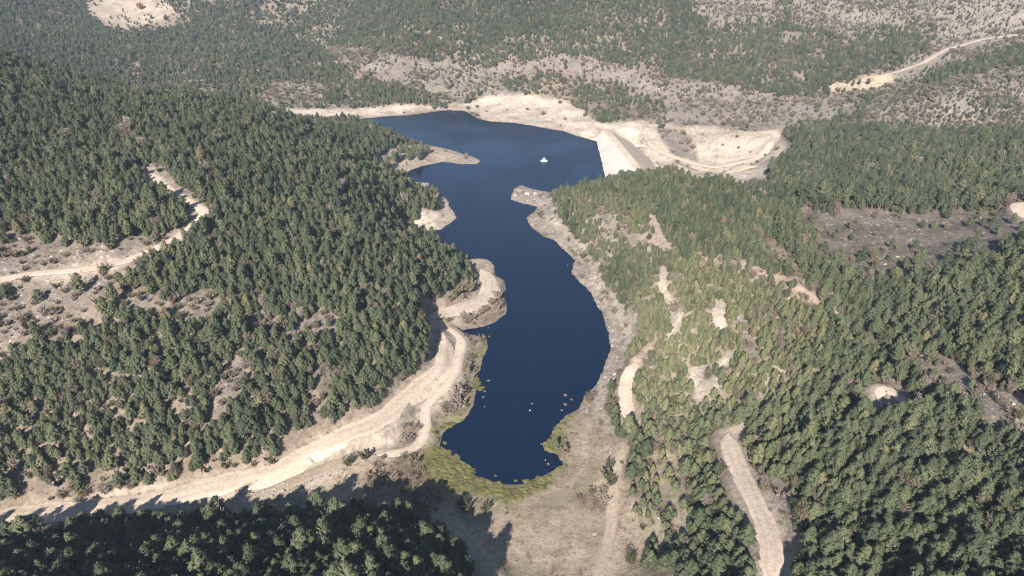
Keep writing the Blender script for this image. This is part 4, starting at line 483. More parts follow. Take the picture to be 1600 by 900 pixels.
nx, ny = len(XS), len(YS)
idx = np.arange(nx*ny).reshape(ny, nx)
quads = np.stack([idx[:-1, :-1], idx[:-1, 1:], idx[1:, 1:], idx[1:, :-1]], -1).reshape(-1, 4)
gm = mesh_np('ground', np.stack([GX, GY, GZ], -1).reshape(-1, 3), quads, True)
ca = gm.color_attributes.new('soil', 'FLOAT_COLOR', 'POINT'); ca.data.foreach_set('color', np.c_[cols, np.ones(len(cols))].astype(np.float32).ravel())
for nm, v in (('stony', stn), ('grassy', grs)):
    at = gm.attributes.new(nm, 'FLOAT', 'POINT'); at.data.foreach_set('value', v.astype(np.float32))
tag(link('ground', gm, M['soil']), 'pinkish brown hills and valley floor round the lake', None, None, 'structure')

# ---------------------------------------------------------------- the lake
P = np.array(LAKE); nrm = np.roll(P, -1, 0)-np.roll(P, 1, 0); nrm = np.c_[nrm[:, 1], -nrm[:, 0]]; nrm /= np.linalg.norm(nrm, axis=1)[:, None]+1e-9
area = 0.5*np.sum(P[:, 0]*np.roll(P[:, 1], -1)-np.roll(P[:, 0], -1)*P[:, 1])
Q = P+nrm*2.2*(1 if area > 0 else -1)
tri = geometry.tessellate_polygon([[Vector((x, y, 0)) for x, y in Q]])
wm = bpy.data.meshes.new('water'); wm.from_pydata([(x, y, 0) for x, y in Q], [], [t if (Q[t[1]]-Q[t[0]])[0]*(Q[t[2]]-Q[t[0]])[1]-(Q[t[1]]-Q[t[0]])[1]*(Q[t[2]]-Q[t[0]])[0] > 0 else t[::-1] for t in tri]); wm.update()
tag(link('water', wm, M['water']), 'dark blue water of the winding reservoir', None, None, 'structure')

# ---------------------------------------------------------------- roads
for name, lab, w, mk, line, z in ROADLINES:
    line = catmull(line[::4] if len(line) > 8 else line, 1.0); tg = np.gradient(line, axis=0); tg /= np.linalg.norm(tg, axis=1)[:, None]+1e-9
    nr = np.c_[-tg[:, 1], tg[:, 0]]; acc = np.r_[0, np.cumsum(np.hypot(*np.diff(line, axis=0).T))]
    sd_ = len(name)*3.7
    taper = np.clip(acc/(w*1.3), 0, 1)**.6*np.clip((acc[-1]-acc)/(w*1.3), 0, 1)**.6*.97+.03
    K = 11; V = []; rut = []
    wl_ = (w/2)*(1+0.40*fbm(acc, acc*0+sd_, 8, 5, 7, .7)+.35*fbm(acc, acc*0+sd_+5, 30, 2, 17))*taper; wr_ = (w/2)*(1+0.40*fbm(acc, acc*0-sd_, 8, 5, 8, .7)+.35*fbm(acc, acc*0-sd_+5, 30, 2, 18))*taper
    for q in range(K):
        u = q/(K-1)*2-1; off = np.where(u < 0, u*wl_, u*wr_); p = line+nr*off[:, None]
        gz_ = np.convolve(np.pad(np.maximum(ground_z(p[:, 0], p[:, 1]), -8), 5, mode='edge'), np.ones(11)/11, 'valid')
        V.append(np.c_[p, gz_+0.16*(1-abs(u)**4)+0.03+0.0004*p[:, 1]])
        rut.append(np.full(len(line), 1.0 if abs(abs(u*w/2)-0.9) < w/(K-1)*0.55 else 0.0)*(0.5+0.5*fbm(acc, acc*0+q, 22, 2, 3)))
    V = np.stack(V, 1); n = len(line); ii = np.arange(n*K).reshape(n, K)
    me = mesh_np(name, V.reshape(-1, 3), np.stack([ii[:-1, :-1], ii[:-1, 1:], ii[1:, 1:], ii[1:, :-1]], -1).reshape(-1, 4)[:, ::-1], True)
    at = me.attributes.new('rut', 'FLOAT', 'POINT'); at.data.foreach_set('value', np.clip(np.stack(rut, 1), 0, 1).astype(np.float32).ravel())
    tag(link(name, me, M[mk]), lab, None, None, 'structure')

# ---------------------------------------------------------------- the dam
dam = empty('embankment_dam', (float(prof[20, 3, 0]), float(prof[20, 3, 1]), 0))
tag(dam, 'pale earth embankment dam closing the far end of the lake', 'dam')
def dam_part(name, a, b, mat, lift=0):
    q = prof[:, a:b+1].copy(); q[..., 2] += lift; q -= np.array(dam.location)
    n, kk = q.shape[:2]
    if kk > 1:
        sub = []
        for i in range(kk-1):
            for s_ in range(6): sub.append(q[:, i]+(q[:, i+1]-q[:, i])*s_/6)
        sub.append(q[:, -1]); q = np.stack(sub, 1); kk = q.shape[1]
    q[..., 2] += 0.22*fbm(q[..., 0]*1.0, q[..., 1], 3.0, 3, 12)
    ii = np.arange(n*kk).reshape(n, kk)
    return link(name, mesh_np(name, q.reshape(-1, 3), np.stack([ii[:-1, :-1], ii[1:, :-1], ii[1:, 1:], ii[:-1, 1:]], -1).reshape(-1, 4), True), mat, dam)
riprap_v, riprap_f = [], []
for q in range(420):
    t_ = rng.uniform(-.1, 1.1); pr_ = dam_profile(t_); k_ = abs(rng.normal(0, .16)) if q < 260 else rng.uniform(0, 1)
    c_ = np.array(pr_[1])+(np.array(pr_[3])-np.array(pr_[1]))*k_-np.array(dam.location)+(0, 0, .05); r_ = rng.uniform(.15, .5); b = len(riprap_v)
    for v in ((1, 0, 0), (0, 1, 0), (-1, 0, 0), (0, -1, 0), (0, 0, .8), (0, 0, -.8)): riprap_v.append(tuple(c_+np.array(v)*r_*rng.uniform(.6, 1.2)))
    riprap_f += [(b+i, b+(i+1) % 4, b+4) for i in range(4)]+[(b+(i+1) % 4, b+i, b+5) for i in range(4)]
tag(link('riprap', mesh_np('riprap', riprap_v, riprap_f), M['rock'], dam), kind='stuff')
dam_part('upstream_face', 0, 3, M['dam face']); dam_part('crest_road', 3, 6, M['pale'], 0.03); dam_part('downstream_slope', 6, 8, M['dust'])

# ---------------------------------------------------------------- plants
def tube(V, Fq, p0, p1, r0, r1, n=5):
    p0 = np.array(p0, float); p1 = np.array(p1, float); d = p1-p0; d /= np.linalg.norm(d)+1e-9
    u = np.cross(d, (0.3, 1, 0.2)); u /= np.linalg.norm(u); v = np.cross(d, u); b = len(V)
    for p, r in ((p0, r0), (p1, r1)):
        for k in range(n):
            t = 2*math.pi*k/n; V.append(tuple(p+r*(math.cos(t)*u+math.sin(t)*v)))
    for k in range(n): Fq.append((b+k, b+(k+1) % n, b+n+(k+1) % n, b+n+k))

def quad(V, Fq, c, axis_, nrm_, L, W):
    a_ = np.array(axis_, float); a_ /= np.linalg.norm(a_)+1e-9; s_ = np.cross(nrm_, a_); s_ /= np.linalg.norm(s_)+1e-9
    c = np.array(c, float); b = len(V)
    V += [tuple(c-a_*L*0.5-s_*W*0.35), tuple(c-a_*L*0.5+s_*W*0.35), tuple(c+a_*L*0.5+s_*W*0.5), tuple(c+a_*L*0.5-s_*W*0.5)]
    Fq.append((b, b+1, b+2, b+3))

def pine(seed, hgt=8.0, rad=1.95, low=0.22, levels=8):
    r = random.Random(seed); TV, TF, CV, CF = [], [], [], []
    lean = (r.uniform(-.25, .25), r.uniform(-.25, .25)); axis_at = lambda z: np.array((lean[0]*(z/hgt)**1.5, lean[1]*(z/hgt)**1.5, z))
    zs = [-0.6, 0.8, hgt*0.35, hgt*0.65, hgt*0.96]; rs = [0.19, 0.15, 0.11, 0.07, 0.02]
    for i in range(4): tube(TV, TF, axis_at(max(zs[i], 0))+np.array((0, 0, min(zs[i], 0))), axis_at(zs[i+1]), rs[i], rs[i+1], 6)
    for l in range(levels):
        t = l/(levels-1); z = hgt*(low+(0.97-low)*t**0.9)
        R = rad*(1-t**1.7)**0.8*(0.72+0.28*min(1, t*4))+0.16
        nb = max(3, int(round(7.4-3.4*t))); ph = r.uniform(0, 6.28)
        for b in range(nb):
            an = ph+2*math.pi*b/nb+r.uniform(-.3, .3); ln = R*r.uniform(0.62, 1.18); rise = r.uniform(0.05, 0.45)*ln+0.12
            base = axis_at(z-0.35*ln*0.3); tip = base+np.array((math.cos(an)*ln, math.sin(an)*ln, rise))
            tube(TV, TF, base, base+(tip-base)*0.8, 0.035, 0.012, 3)
            for f in ((0.45, 0.8, 1.0) if ln > 0.8 else (0.65, 1.0)):
                cpt = base+(tip-base)*f; size = 0.40*(0.75+0.4*f)*r.uniform(0.8, 1.2)
                out = np.array((math.cos(an), math.sin(an), 0.9))
                for q in range(11):
                    dv = np.array((r.gauss(0, 1), r.gauss(0, 1), r.gauss(0.35, 0.8))); dv /= np.linalg.norm(dv)+1e-9
                    nv = out*0.9+dv*0.9+np.array((0, 0, 0.5))
                    ax = dv-np.dot(dv, nv)/np.dot(nv, nv)*nv
                    quad(CV, CF, cpt+dv*size*r.uniform(0.35, 0.85), ax, nv, size*r.uniform(0.7, 1.15), size*r.uniform(0.26, 0.5))
    for q in range(14):
        dv = np.array((r.gauss(0, .5), r.gauss(0, .5), abs(r.gauss(0.5, .6))))
        quad(CV, CF, axis_at(hgt*0.95)+dv*0.42, dv+(0, 0, .4), (r.gauss(0, 1), r.gauss(0, 1), 0.5), 0.5, 0.2)
    return (TV, TF), (CV, CF)

def leafless(seed, hgt, spread, n1=7, tw=26, leaf=None, low=0.15):
    """bare branching shrub or tree: stems, then fine twigs as thin blades"""
    r = random.Random(seed); TV, TF, CV, CF = [], [], [], []
    if hgt > 2.5: tube(TV, TF, (0, 0, -0.4), (0, 0, hgt*0.4), 0.11, 0.07, 6)
    for i in range(n1):
        an = 2*math.pi*i/n1+r.uniform(-.4, .4); z0 = hgt*(0.38*r.random() if hgt > 2.5 else 0)
        tip = np.array((math.cos(an)*spread*r.uniform(.45, 1), math.sin(an)*spread*r.uniform(.45, 1), hgt*r.uniform(0.55, 1.0))); base = np.array((0, 0, z0-0.1))
        tube(TV, TF, base, tip, 0.02*hgt**0.7, 0.008, 3)
        for q in range(tw):
            f = r.uniform(low, 1.05); c = base+(tip-base)*f
            dv = np.array((r.gauss(0, 1), r.gauss(0, 1), r.gauss(0.5, 0.8))); dv /= np.linalg.norm(dv)+1e-9
            L = (leaf or 0.34)*hgt**0.5*r.uniform(0.6, 1.2)
            quad(CV, CF, c+dv*L*0.6, dv, (r.gauss(0, 1), r.gauss(0, 1), r.gauss(0.8, 1)), L, L*(0.17 if leaf is None else 0.6))
    return (TV, TF), (CV, CF)

def two_meshes(name, parts, mt, mc):
    (TV, TF), (CV, CF) = parts
    a_ = mesh_np(name+' trunk', TV, TF, True); a_.materials.append(mt); b_ = mesh_np(name+' crown', CV, CF); b_.materials.append(mc)
    return a_, b_

def joined(name, parts, mt, mc):
    (TV, TF), (CV, CF) = parts; n = len(TV)
    me = mesh_np(name, list(TV)+list(CV), list(TF)+[tuple(i+n for i in f) for f in CF])
    me.materials.append(mt); me.materials.append(mc)
    me.polygons.foreach_set('material_index', np.r_[np.zeros(len(TF)), np.ones(len(CF))].astype(np.int32)); return me

PINE_SPECS = [(4.9, 1.45, .20), (5.4, 1.25, .26), (4.2, 1.55, .14), (5.7, 1.5, .32), (5.0, 1.2, .18), (3.9, 1.4, .10), (5.2, 1.7, .28), (6.0, 1.35, .40), (7.4, 1.6, .52)]
PINES = [pine(100+i, h, r_, l_, 8) for i, (h, r_, l_) in enumerate(PINE_SPECS)]
BARE = [leafless(300+i, 4.0+0.5*i, 1.5, 16, 60) for i in range(3)]
SHRUBS = [leafless(400+i, 1.15+0.12*i, 0.95, 10, 44, None if i % 2 else 0.22) for i in range(5)]

def rock_mesh(seed, n=2):
    bm = bmesh.new(); bmesh.ops.create_icosphere(bm, subdivisions=n, radius=0.5); r = random.Random(seed)
    pl = [(Vector((r.gauss(0, 1), r.gauss(0, 1), r.gauss(0, .7))).normalized(), r.uniform(.16, .38)) for _ in range(11)]
    for v in bm.verts:
        for nn, d in pl:
            k_ = v.co.dot(nn)-d
            if k_ > 0: v.co -= nn*k_*0.9
        v.co.z *= 0.75; v.co += Vector((r.uniform(-.02, .02),)*3)
    me = bpy.data.meshes.new('rock'); bm.to_mesh(me); bm.free(); me.materials.append(M['rock']); return me
ROCKS = [rock_mesh(500+i, 1) for i in range(5)]; BOULDERS = [rock_mesh(520+i, 2) for i in range(6)]

def scatter_stuff(name, label, pts, scl, variant, tint, protos):
    """one object that repeats the given meshes on points: for masses nobody could count"""
    me = bpy.data.meshes.new(name); me.vertices.add(len(pts)); me.vertices.foreach_set('co', np.asarray(pts, np.float32).ravel())
    def att(nm, ty, key, v):
        A = me.attributes.new(nm, ty, 'POINT'); A.data.foreach_set(key, v)
    att('tint', 'FLOAT', 'value', np.asarray(tint, np.float32)); att('variant', 'INT', 'value', np.asarray(variant, np.int32))
    att('scl', 'FLOAT_VECTOR', 'vector', np.asarray(scl, np.float32).ravel())
    rot = np.zeros((len(pts), 3), np.float32); rot[:, 2] = rng.uniform(0, 6.283, len(pts)); rot[:, :2] = rng.normal(0, .04, (len(pts), 2))
    att('rot', 'FLOAT_VECTOR', 'vector', rot.ravel())
    o = link(name, me); tag(o, label, None, None, 'stuff')
    pc = bpy.data.collections.new(name+' kinds')
    for i, p in enumerate(protos): pc.objects.link(bpy.data.objects.new('%s kind %02d' % (name, i), p))
    ng = bpy.data.node_groups.new(name, 'GeometryNodeTree'); N = ng.nodes; L = ng.links
    ng.interface.new_socket('Geometry', in_out='INPUT', socket_type='NodeSocketGeometry'); ng.interface.new_socket('Geometry', in_out='OUTPUT', socket_type='NodeSocketGeometry')
    gi = N.new('NodeGroupInput'); go = N.new('NodeGroupOutput'); ip = N.new('GeometryNodeInstanceOnPoints'); ci = N.new('GeometryNodeCollectionInfo')
    ci.inputs['Collection'].default_value = pc; ci.inputs['Separate Children'].default_value = True; ci.inputs['Reset Children'].default_value = True
    ip.inputs['Pick Instance'].default_value = True
    def named(nm, ty):
        n_ = N.new('GeometryNodeInputNamedAttribute'); n_.data_type = ty; n_.inputs['Name'].default_value = nm; return n_.outputs['Attribute']
    L.new(gi.outputs[0], ip.inputs['Points']); L.new(ci.outputs[0], ip.inputs['Instance']); L.new(named('variant', 'INT'), ip.inputs['Instance Index'])
    L.new(named('rot', 'FLOAT_VECTOR'), ip.inputs['Rotation']); L.new(named('scl', 'FLOAT_VECTOR'), ip.inputs['Scale'])
    L.new(ip.outputs[0], go.inputs[0])
    md = o.modifiers.new('scatter', 'NODES'); md.node_group = ng
    return o

def seen(x, y, z):
    """rough test: within the view"""
    p = math.radians(CAM_PITCH); dz_ = z-CAM_H; f = y*math.cos(p)-dz_*math.sin(p); u = y*math.sin(p)+dz_*math.cos(p)
    px = 800+1100*x/f; py = 450-1100*u/f
    return (f > 1) & (px > -10) & (px < 1610) & (py > -10) & (py < 915), px, py, np.hypot(np.hypot(x, y), dz_)

def candidates(cell, y0, y1):
    gx = np.arange(-640, 640, cell); gy = np.arange(y0, y1, cell); X, Y = np.meshgrid(gx, gy); X = X+np.where((np.arange(len(gy)) % 2)[:, None] == 1, cell/2, 0)
    X = (X+rng.uniform(-.42, .42, X.shape)*cell).ravel(); Y = (Y+rng.uniform(-.42, .42, Y.shape)*cell).ravel()
    m = np.abs(X) < 0.80*np.maximum(Y, 0)+75; return X[m], Y[m]

# ---- where every pine stands
cx1, cy1 = candidates(1.55, 18, 330); cx2, cy2 = candidates(2.05, 330, 800)
TX = np.r_[cx1, cx2]; TY = np.r_[cy1, cy2]
dens, _, _, _, kinds = survey(TX, TY)
lake_sd = poly_sd(TX, TY, LAKE)
# the photographed gaps are seen over the crowns in front of them: keep the foot of each gap clear for one crown's reach
reach = 2.7/np.clip((CAM_H-ground_z(TX, TY))/np.hypot(TX, TY), .1, 3); ux, uy = TX/np.hypot(TX, TY), TY/np.hypot(TX, TY)
for f_, ln_ in ((0.5, .4), (0.95, 0)):
    dens = np.minimum(dens, survey(TX+ux*reach*f_, TY+uy*reach*f_, ln_)[0])
lake_sd = np.minimum(lake_sd, poly_sd(TX+ux*reach*np.where(TY > 330, .95, .6), TY+uy*reach*np.where(TY > 330, .95, .6), LAKE)+1.0)
TZ = ground_z(TX, TY)
clump = fbm(TX, TY, 26, 3, 61)
ok = (lake_sd > 2.0) & (rng.random(len(TX)) < dens*np.where(TY > 430, (.90+.85*fbm(TX, TY, 20, 4, 65))*(.4+.6*smooth(.0, .10, np.abs(fbm(TX, TY, 85, 3, 69)))), 1.0+0.28*clump)) & ~((TX > 36) & (TX < 84) & (TY > 326) & (TY < 425)) & (poly_sd(TX, TY, DOWNSTREAM) > 1)
TX, TY, TZ, kinds, clump, ux, uy = (v[ok] for v in (TX, TY, TZ, kinds, clump, ux, uy))
n = len(TX)
tint = np.clip(0.30+0.16*fbm(TX, TY, 60, 3, 62)+rng.normal(0, .13, n), 0, 1)
antisolar_glow = np.exp(-(((TX-42)/48)**2+((TY-165)/42)**2)); tint = np.clip(tint-.06+0.16*antisolar_glow, 0, 1)  # bright spot opposite the sun, put into the crowns' tint
tint = np.where(kinds == 'sparse', np.minimum(tint+0.20, .68), tint); rusty = rng.random(n) < 0.012; tint = np.where(rusty, rng.uniform(.8, 1, n), tint)  # sparse growth is yellower; some antisolar brightness goes into its tint as well
size = 0.635*np.clip(rng.normal(0.98, 0.26, n), 0.4, 1.65)*(1+.14*fbm(TX, TY, 18, 2, 67))*np.where(kinds == 'sparse', .78, 1.0)*np.where((kinds == 'scrub') | (kinds == 'scree'), 0.72, 1.0)
size = np.where((kinds == 'scrub') & (TY > 400), size*0.8, size)
size = np.where((TX < 5) & (TY < 112), size*1.28, size); size = np.where(rng.random(n) < .05, size*1.35, size)   # older, taller trees
variant = rng.integers(0, 8, n)
edge_ = ((survey(TX-ux*8, TY-uy*8, 0)[4] == 'grey') | (survey(TX-ux*13, TY-uy*13, 0)[4] == 'grey')) & (kinds != 'grey'); variant = np.where(edge_, 8, variant)   # tall bare-stemmed pines edge the grey clearing
vis, PXX, PYY, DIST = seen(TX, TY, TZ+4)
order = np.argsort(np.where(vis, DIST, 1e9))[:300]
near = np.zeros(n, bool); near[order] = True

# a bare deciduous tree here and there
isbare = (~near) & (rng.random(n) < np.where((kinds == 'scrub'), 0.45, np.where(TY > 380, .16, 0.07)))
SC = np.c_[size*rng.uniform(.9, 1.1, n), size*rng.uniform(.9, 1.1, n), size*rng.uniform(.9, 1.12, n)]
forest_protos = [joined('pine %d' % i, p, M['bark'], M['needles']) for i, p in enumerate(PINES)]
bare_protos = [joined('bare tree %d' % i, p, M['grey bark'], M['twigs']) for i, p in enumerate(BARE)]
pz = np.c_[TX, TY, TZ-0.1]
back = TY > 395
left = (TX < np.interp(TY, [0, 120, 200, 260, 330, 400], [-15, -10, 0, 0, 5, 10])) & ~back
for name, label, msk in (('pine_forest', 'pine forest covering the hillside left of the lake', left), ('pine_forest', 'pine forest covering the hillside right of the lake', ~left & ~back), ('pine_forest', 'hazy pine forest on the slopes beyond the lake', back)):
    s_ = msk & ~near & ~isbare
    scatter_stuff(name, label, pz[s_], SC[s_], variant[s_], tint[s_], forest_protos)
s_ = isbare
scatter_stuff('bare_trees', 'leafless grey brown trees scattered among the pines', pz[s_], SC[s_], rng.integers(0, 3, s_.sum()), np.clip(rng.normal(.52, .2, s_.sum()), 0, 1), bare_protos)

# ---- the nearest pines, one by one
PM = [two_meshes('pine %d' % i, p, M['bark'], M['needles']) for i, p in enumerate(PINES)]
def place_pine(x, y, z, v, sc, tn, label, group, name='pine_tree'):
    t = empty(name, (float(x), float(y), float(z))); t.rotation_euler = (0, 0, rng.uniform(0, 6.283)); t.scale = [float(s_) for s_ in sc]
    tag(t, label, 'tree', group)
    tr = link('trunk', PM[v][0], None, t); cr = link('crown', PM[v][1], None, t); cr['tint'] = float(tn); return t
def tone(tn):
    return 'rusty-brown' if tn > .78 else 'yellow-green' if tn > .47 else 'olive-green' if tn > .33 else 'mid-green' if tn > .2 else 'dark-green'
SHAPE = ['round-topped', 'slender', 'broad', 'full-bodied', 'narrow', 'squat', 'wide-crowned', 'open-stemmed', 'bare-stemmed']
rt = [r for r in ROADLINES if r[0] == 'ridge_track'][0][4]; rt = rt[np.argsort(rt[:, 1])]
for i in order:
    x, y, px_, py_ = TX[i], TY[i], PXX[i], PYY[i]
    if x < 0 and py_ > 770:
        row = 'front row' if py_ > 880 else 'back row' if py_ < 848 else 'middle row'
        end = 'left end' if px_ < 150 else 'left half' if px_ < 320 else 'right half' if px_ < 520 else 'right end'
        zone, grp = ', %s, %s of the shaded stand below the shore road' % (row, end), 'pines of the near left stand'
    elif x < 0: zone, grp = ' at the foot of the slope above the shore road', 'pines above the shore road'
    else:
        row = 'lowest' if py_ > 850 else 'low' if py_ > 780 else 'halfway' if py_ > 710 else 'high'
        if x < np.interp(y, rt[:, 1], rt[:, 0]): zone, grp = ' %s in the wood between valley floor and wide pale track' % row, 'pines beside the wide pale track'
        else:
            far_ = 'beside it' if px_ < 1290 else 'towards the right edge' if px_ < 1440 else 'at the right edge'
            zone, grp = ' %s on the slope right of the pale track, %s' % (row, far_), 'pines of the lower right slope'
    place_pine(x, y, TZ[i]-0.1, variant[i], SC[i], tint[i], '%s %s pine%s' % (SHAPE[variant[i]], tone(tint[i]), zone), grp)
for q, (x, y) in enumerate(SPOTS['peninsula_pine']):
    place_pine(x, y, float(ground_z(x, y))-0.1, q % 8, (1.15, 1.15, 1.3), 0.3, 'pine in the small clump on the lake peninsula', 'pines on the peninsula')
for (x, y), lb in zip(SPOTS['clearing_pine'], ('lone pine above the hillside road at the left edge', 'lone round pine below the hillside road at the left edge', 'small lone pine in the scrub below the hillside road')):
    place_pine(x, y, float(ground_z(x, y))-0.1, 2, (0.9, .9, .75), 0.15, lb, None)
x, y = SPOTS['dam_tree'][0]; place_pine(x, y, float(ground_z(x, y))-0.1, 5, (0.6,)*3, 0.2, 'single small dark tree below the dam crest', None)
x, y = SPOTS['autumn_tree'][0]
am = two_meshes('autumn tree', leafless(901, 6.0, 2.6, 14, 40, 0.5), M['grey bark'], M['autumn'])
t = tag(empty('autumn_tree', (x, y, float(ground_z(x, y)))), 'round orange autumn tree in the bare clearing at top left', 'tree')
link('trunk', am[0], None, t); link('crown', am[1], None, t)['tint'] = 0.5

# ---- shrubs, stones
cx1, cy1 = candidates(2.1, 40, 300); cx2, cy2 = candidates(3.1, 300, 720)
SX = np.r_[cx1, cx2]; SY = np.r_[cy1, cy2]; sd_, _, _, _, sk = survey(SX, SY); ls = poly_sd(SX, SY, LAKE)
prob = {'forest': .62, 'rust': .6, 'heath': .6, 'scrub': .85, 'bare': .05, 'sand': .03, 'ochre': .1, 'grass': .012, 'scree': .16, 'grey': .10, 'red': .08, 'thicket': .95, 'sparse': .75, 'marsh': .0}
pr = np.array([prob[k_] for k_ in sk])*np.where(SY > 300, .65+2.0*fbm(SX, SY, 18, 4, 63), 0.8+0.9*fbm(SX, SY, 14, 3, 63))
rd = np.min([line_d(SX, SY, r[4][::3])[0]-r[2]/2 for r in ROADLINES], axis=0)
ok = (rng.random(len(SX)) < pr) & (ls > 1.2) & (rng.random(len(SX)) < smooth(-.9, 1.2, rd)) & ~((SX > 36) & (SX < 84) & (SY > 326) & (SY < 425))
SX, SY, sk = SX[ok], SY[ok], sk[ok]; SZ = ground_z(SX, SY)-0.05; n = len(SX)
ss = .85*np.clip(rng.normal(1.05, .40, n), .35, 2.3)*np.where(SY > 400, 1.4, 1.0)*np.where(sk == 'thicket', 1.45, 1.0); stint = np.clip(rng.normal(0.55, .24, n), 0, 1)
stint = np.where((sk == 'sparse') | (sk == 'forest'), stint*0.62, stint); stint = np.where(sk == 'thicket', np.clip(stint+0.15, 0, 1), stint)
vis, _, _, sdist = seen(SX, SY, SZ)
openish = np.isin(sk, ['grass', 'bare', 'scree'])
so = np.argsort(np.where(vis & openish & (rd[ok] > 1.5), sdist, 1e9))[:110]; so = so[(vis & openish)[so]]; sn = np.zeros(n, bool); sn[so] = True
SHM = [joined('shrub %d' % i, p, M['grey bark'], M['twigs']) for i, p in enumerate(SHRUBS)]
scl3 = np.c_[ss, ss, ss*rng.uniform(.7, 1.1, n)]; sv = rng.integers(0, 5, n)
scatter_stuff('undergrowth', 'dry grey brown scrub scattered over the open ground', np.c_[SX, SY, SZ][~sn], scl3[~sn], sv[~sn], stint[~sn], SHM)
WHERE = {'grass': 'on the flat valley floor', 'bare': 'on the bare ground by the shore road', 'scree': 'on the stony right shore'}
for i in so:
    o = link('dry_shrub', SHM[sv[i]]); o.location = (SX[i], SY[i], SZ[i]); o.scale = scl3[i]; o.rotation_euler = (0, 0, rng.uniform(0, 6.28)); o['tint'] = float(stint[i])
    c_ = 'pale grey' if stint[i] > .72 else 'brown' if stint[i] > .42 else 'olive'
    tag(o, '%s %s dry shrub %s' % ('low' if ss[i] < .8 else 'bushy', c_, WHERE[sk[i]]), 'shrub', 'dry shrubs '+WHERE[sk[i]])
for q, (x, y) in enumerate(SPOTS['valley_bush']):
    o = link('dark_bush', SHM[q % 5]); o.location = (x, y, float(ground_z(x, y))-.05); o.scale = (1.5, 1.5, 1.6); o['tint'] = 0.12
    tag(o, 'dark rounded bush '+['on the flat just below the pond weed', 'at the lower left edge of the pond weed, upper one', 'at the lower left edge of the pond weed, lower one', 'left of two below the lower shore track', 'right of two below the lower shore track', 'beside the meadow track, uppermost of three', 'beside the meadow track, lowest of three', 'at the foot of the lower right wood', 'by the meadow track at the bottom edge', 'beside the meadow track, middle of three'][q], 'bush', 'dark bushes on the valley floor')
cx1, cy1 = candidates(1.5, 60, 330); sd_, _, _, _, sk = survey(cx1, cy1); ls = poly_sd(cx1, cy1, LAKE)
prob = {'scree': .5, 'grey': .07, 'scrub': .12, 'heath': .2, 'bare': .06, 'thicket': .04, 'sparse': .05, 'red': .05}
pr = np.array([prob.get(k_, 0.006) for k_ in sk])*(0.7+1.2*fbm(cx1, cy1, 9, 3, 64))
pr = np.where((ls > 0) & (ls < 4) & (sk == 'scree'), .55, pr)
rd = np.min([line_d(cx1, cy1, r[4][::3])[0]-r[2]/2 for r in ROADLINES], axis=0)
ok = (rng.random(len(cx1)) < pr) & (ls > 0.3) & (rd > 0.3); X, Y = cx1[ok], cy1[ok]; n = len(X); rs = np.clip(rng.lognormal(-.55, .5, n), .2, 2.2)
scatter_stuff('scattered_stones', 'pale stones and scree strewn along the shore', np.c_[X, Y, ground_z(X, Y)], np.c_[rs, rs*rng.uniform(.7, 1.2, n), rs*rng.uniform(.6, 1, n)], rng.integers(0, 5, n), np.zeros(n), ROCKS)

# ---- dry grass tufts
def tuft_mesh(seed):
    r = random.Random(seed); V, Fq = [], []
    for i in range(16):
        an = r.uniform(0, 6.28); d = abs(r.gauss(0, .22)); L = r.uniform(.16, .42)
        quad(V, Fq, (math.cos(an)*d, math.sin(an)*d, L*.42), (math.cos(an)*.6, math.sin(an)*.6, 1), (r.gauss(0, 1), r.gauss(0, 1), .4), L, .07)
    me = mesh_np('grass tuft', V, Fq); me.materials.append(M['twigs']); return me
cx1, cy1 = candidates(0.95, 60, 240); _, _, _, _, sk = survey(cx1, cy1); ls = poly_sd(cx1, cy1, LAKE)
prob = {'grass': .28, 'scree': .3, 'bare': .22, 'thicket': .35, 'rust': .8, 'heath': .4, 'scrub': .35, 'sparse': .2, 'grey': .15}
pr = np.array([prob.get(k_, 0.0) for k_ in sk])*(0.45+1.7*fbm(cx1, cy1, 8, 4, 66)); rd = np.min([line_d(cx1, cy1, r[4][::3])[0]-r[2]/2 for r in ROADLINES], axis=0)
ok = (rng.random(len(cx1)) < pr) & (ls > .5) & (rd > .2); X, Y = cx1[ok], cy1[ok]; n = len(X); rs = rng.uniform(.6, 1.5, n)
print('tufts', n)
scatter_stuff('dry_grass', 'dry grass tufts over the valley floor and stony shores', np.c_[X, Y, ground_z(X, Y)-.03], np.c_[rs, rs, rs], rng.integers(0, 4, n), np.clip(.62+.45*fbm(X, Y, 11, 3, 68)+rng.normal(0, .10, n), 0, 1)-.25*(sk[ok] == 'rust'), [tuft_mesh(i) for i in range(4)])

# ---- single rocks and reed tufts
def boulder(x, y, z, s, lab, grp, q, name='boulder'):
    o = link(name, BOULDERS[q % 6]); o.location = (x, y, z); o.scale = s; o.rotation_euler = (0, 0, q*1.7); return tag(o, lab, 'rock', grp)
BL = ['pale rock in the shallows below the right shore weed', 'pale rock alone in mid water at the near end', 'small rock in the water off the left shore weed', 'small rock in the water off the headland', 'pale rock in the weed at the near end of the lake', 'small white rock in the water by the steep right shore']
for q, (x, y) in enumerate(SPOTS['boulder']): boulder(x, y, 0.15, (.8, .7, .55) if q in (0, 1) else (.5, .45, .4), BL[q], None, q)
OS = [(5.5, 4, 2.6), (4.6, 3.4, 2.2), (4.4, 3, 2.4), (4, 3, 1.8), (3.8, 3, 1.6)]
for q, (x, y) in enumerate(SPOTS['outcrop']): boulder(x, y, max(0.2, float(ground_z(x, y)))+.2, OS[q], 'big pale rock of the outcrop on the right shore point', 'rocks of the shore point', q, 'outcrop_rock')
for q, (x, y) in enumerate(SPOTS['road_stone']):
    x += rng.normal(0, 1.1); y += rng.normal(0, 1.1); boulder(x, y, float(ground_z(x, y))+.2, (.8+.25*(q % 3), .8, .6), 'pale stone of the rough bank below the shore road', 'stones of the road bank', q, 'bank_stone')
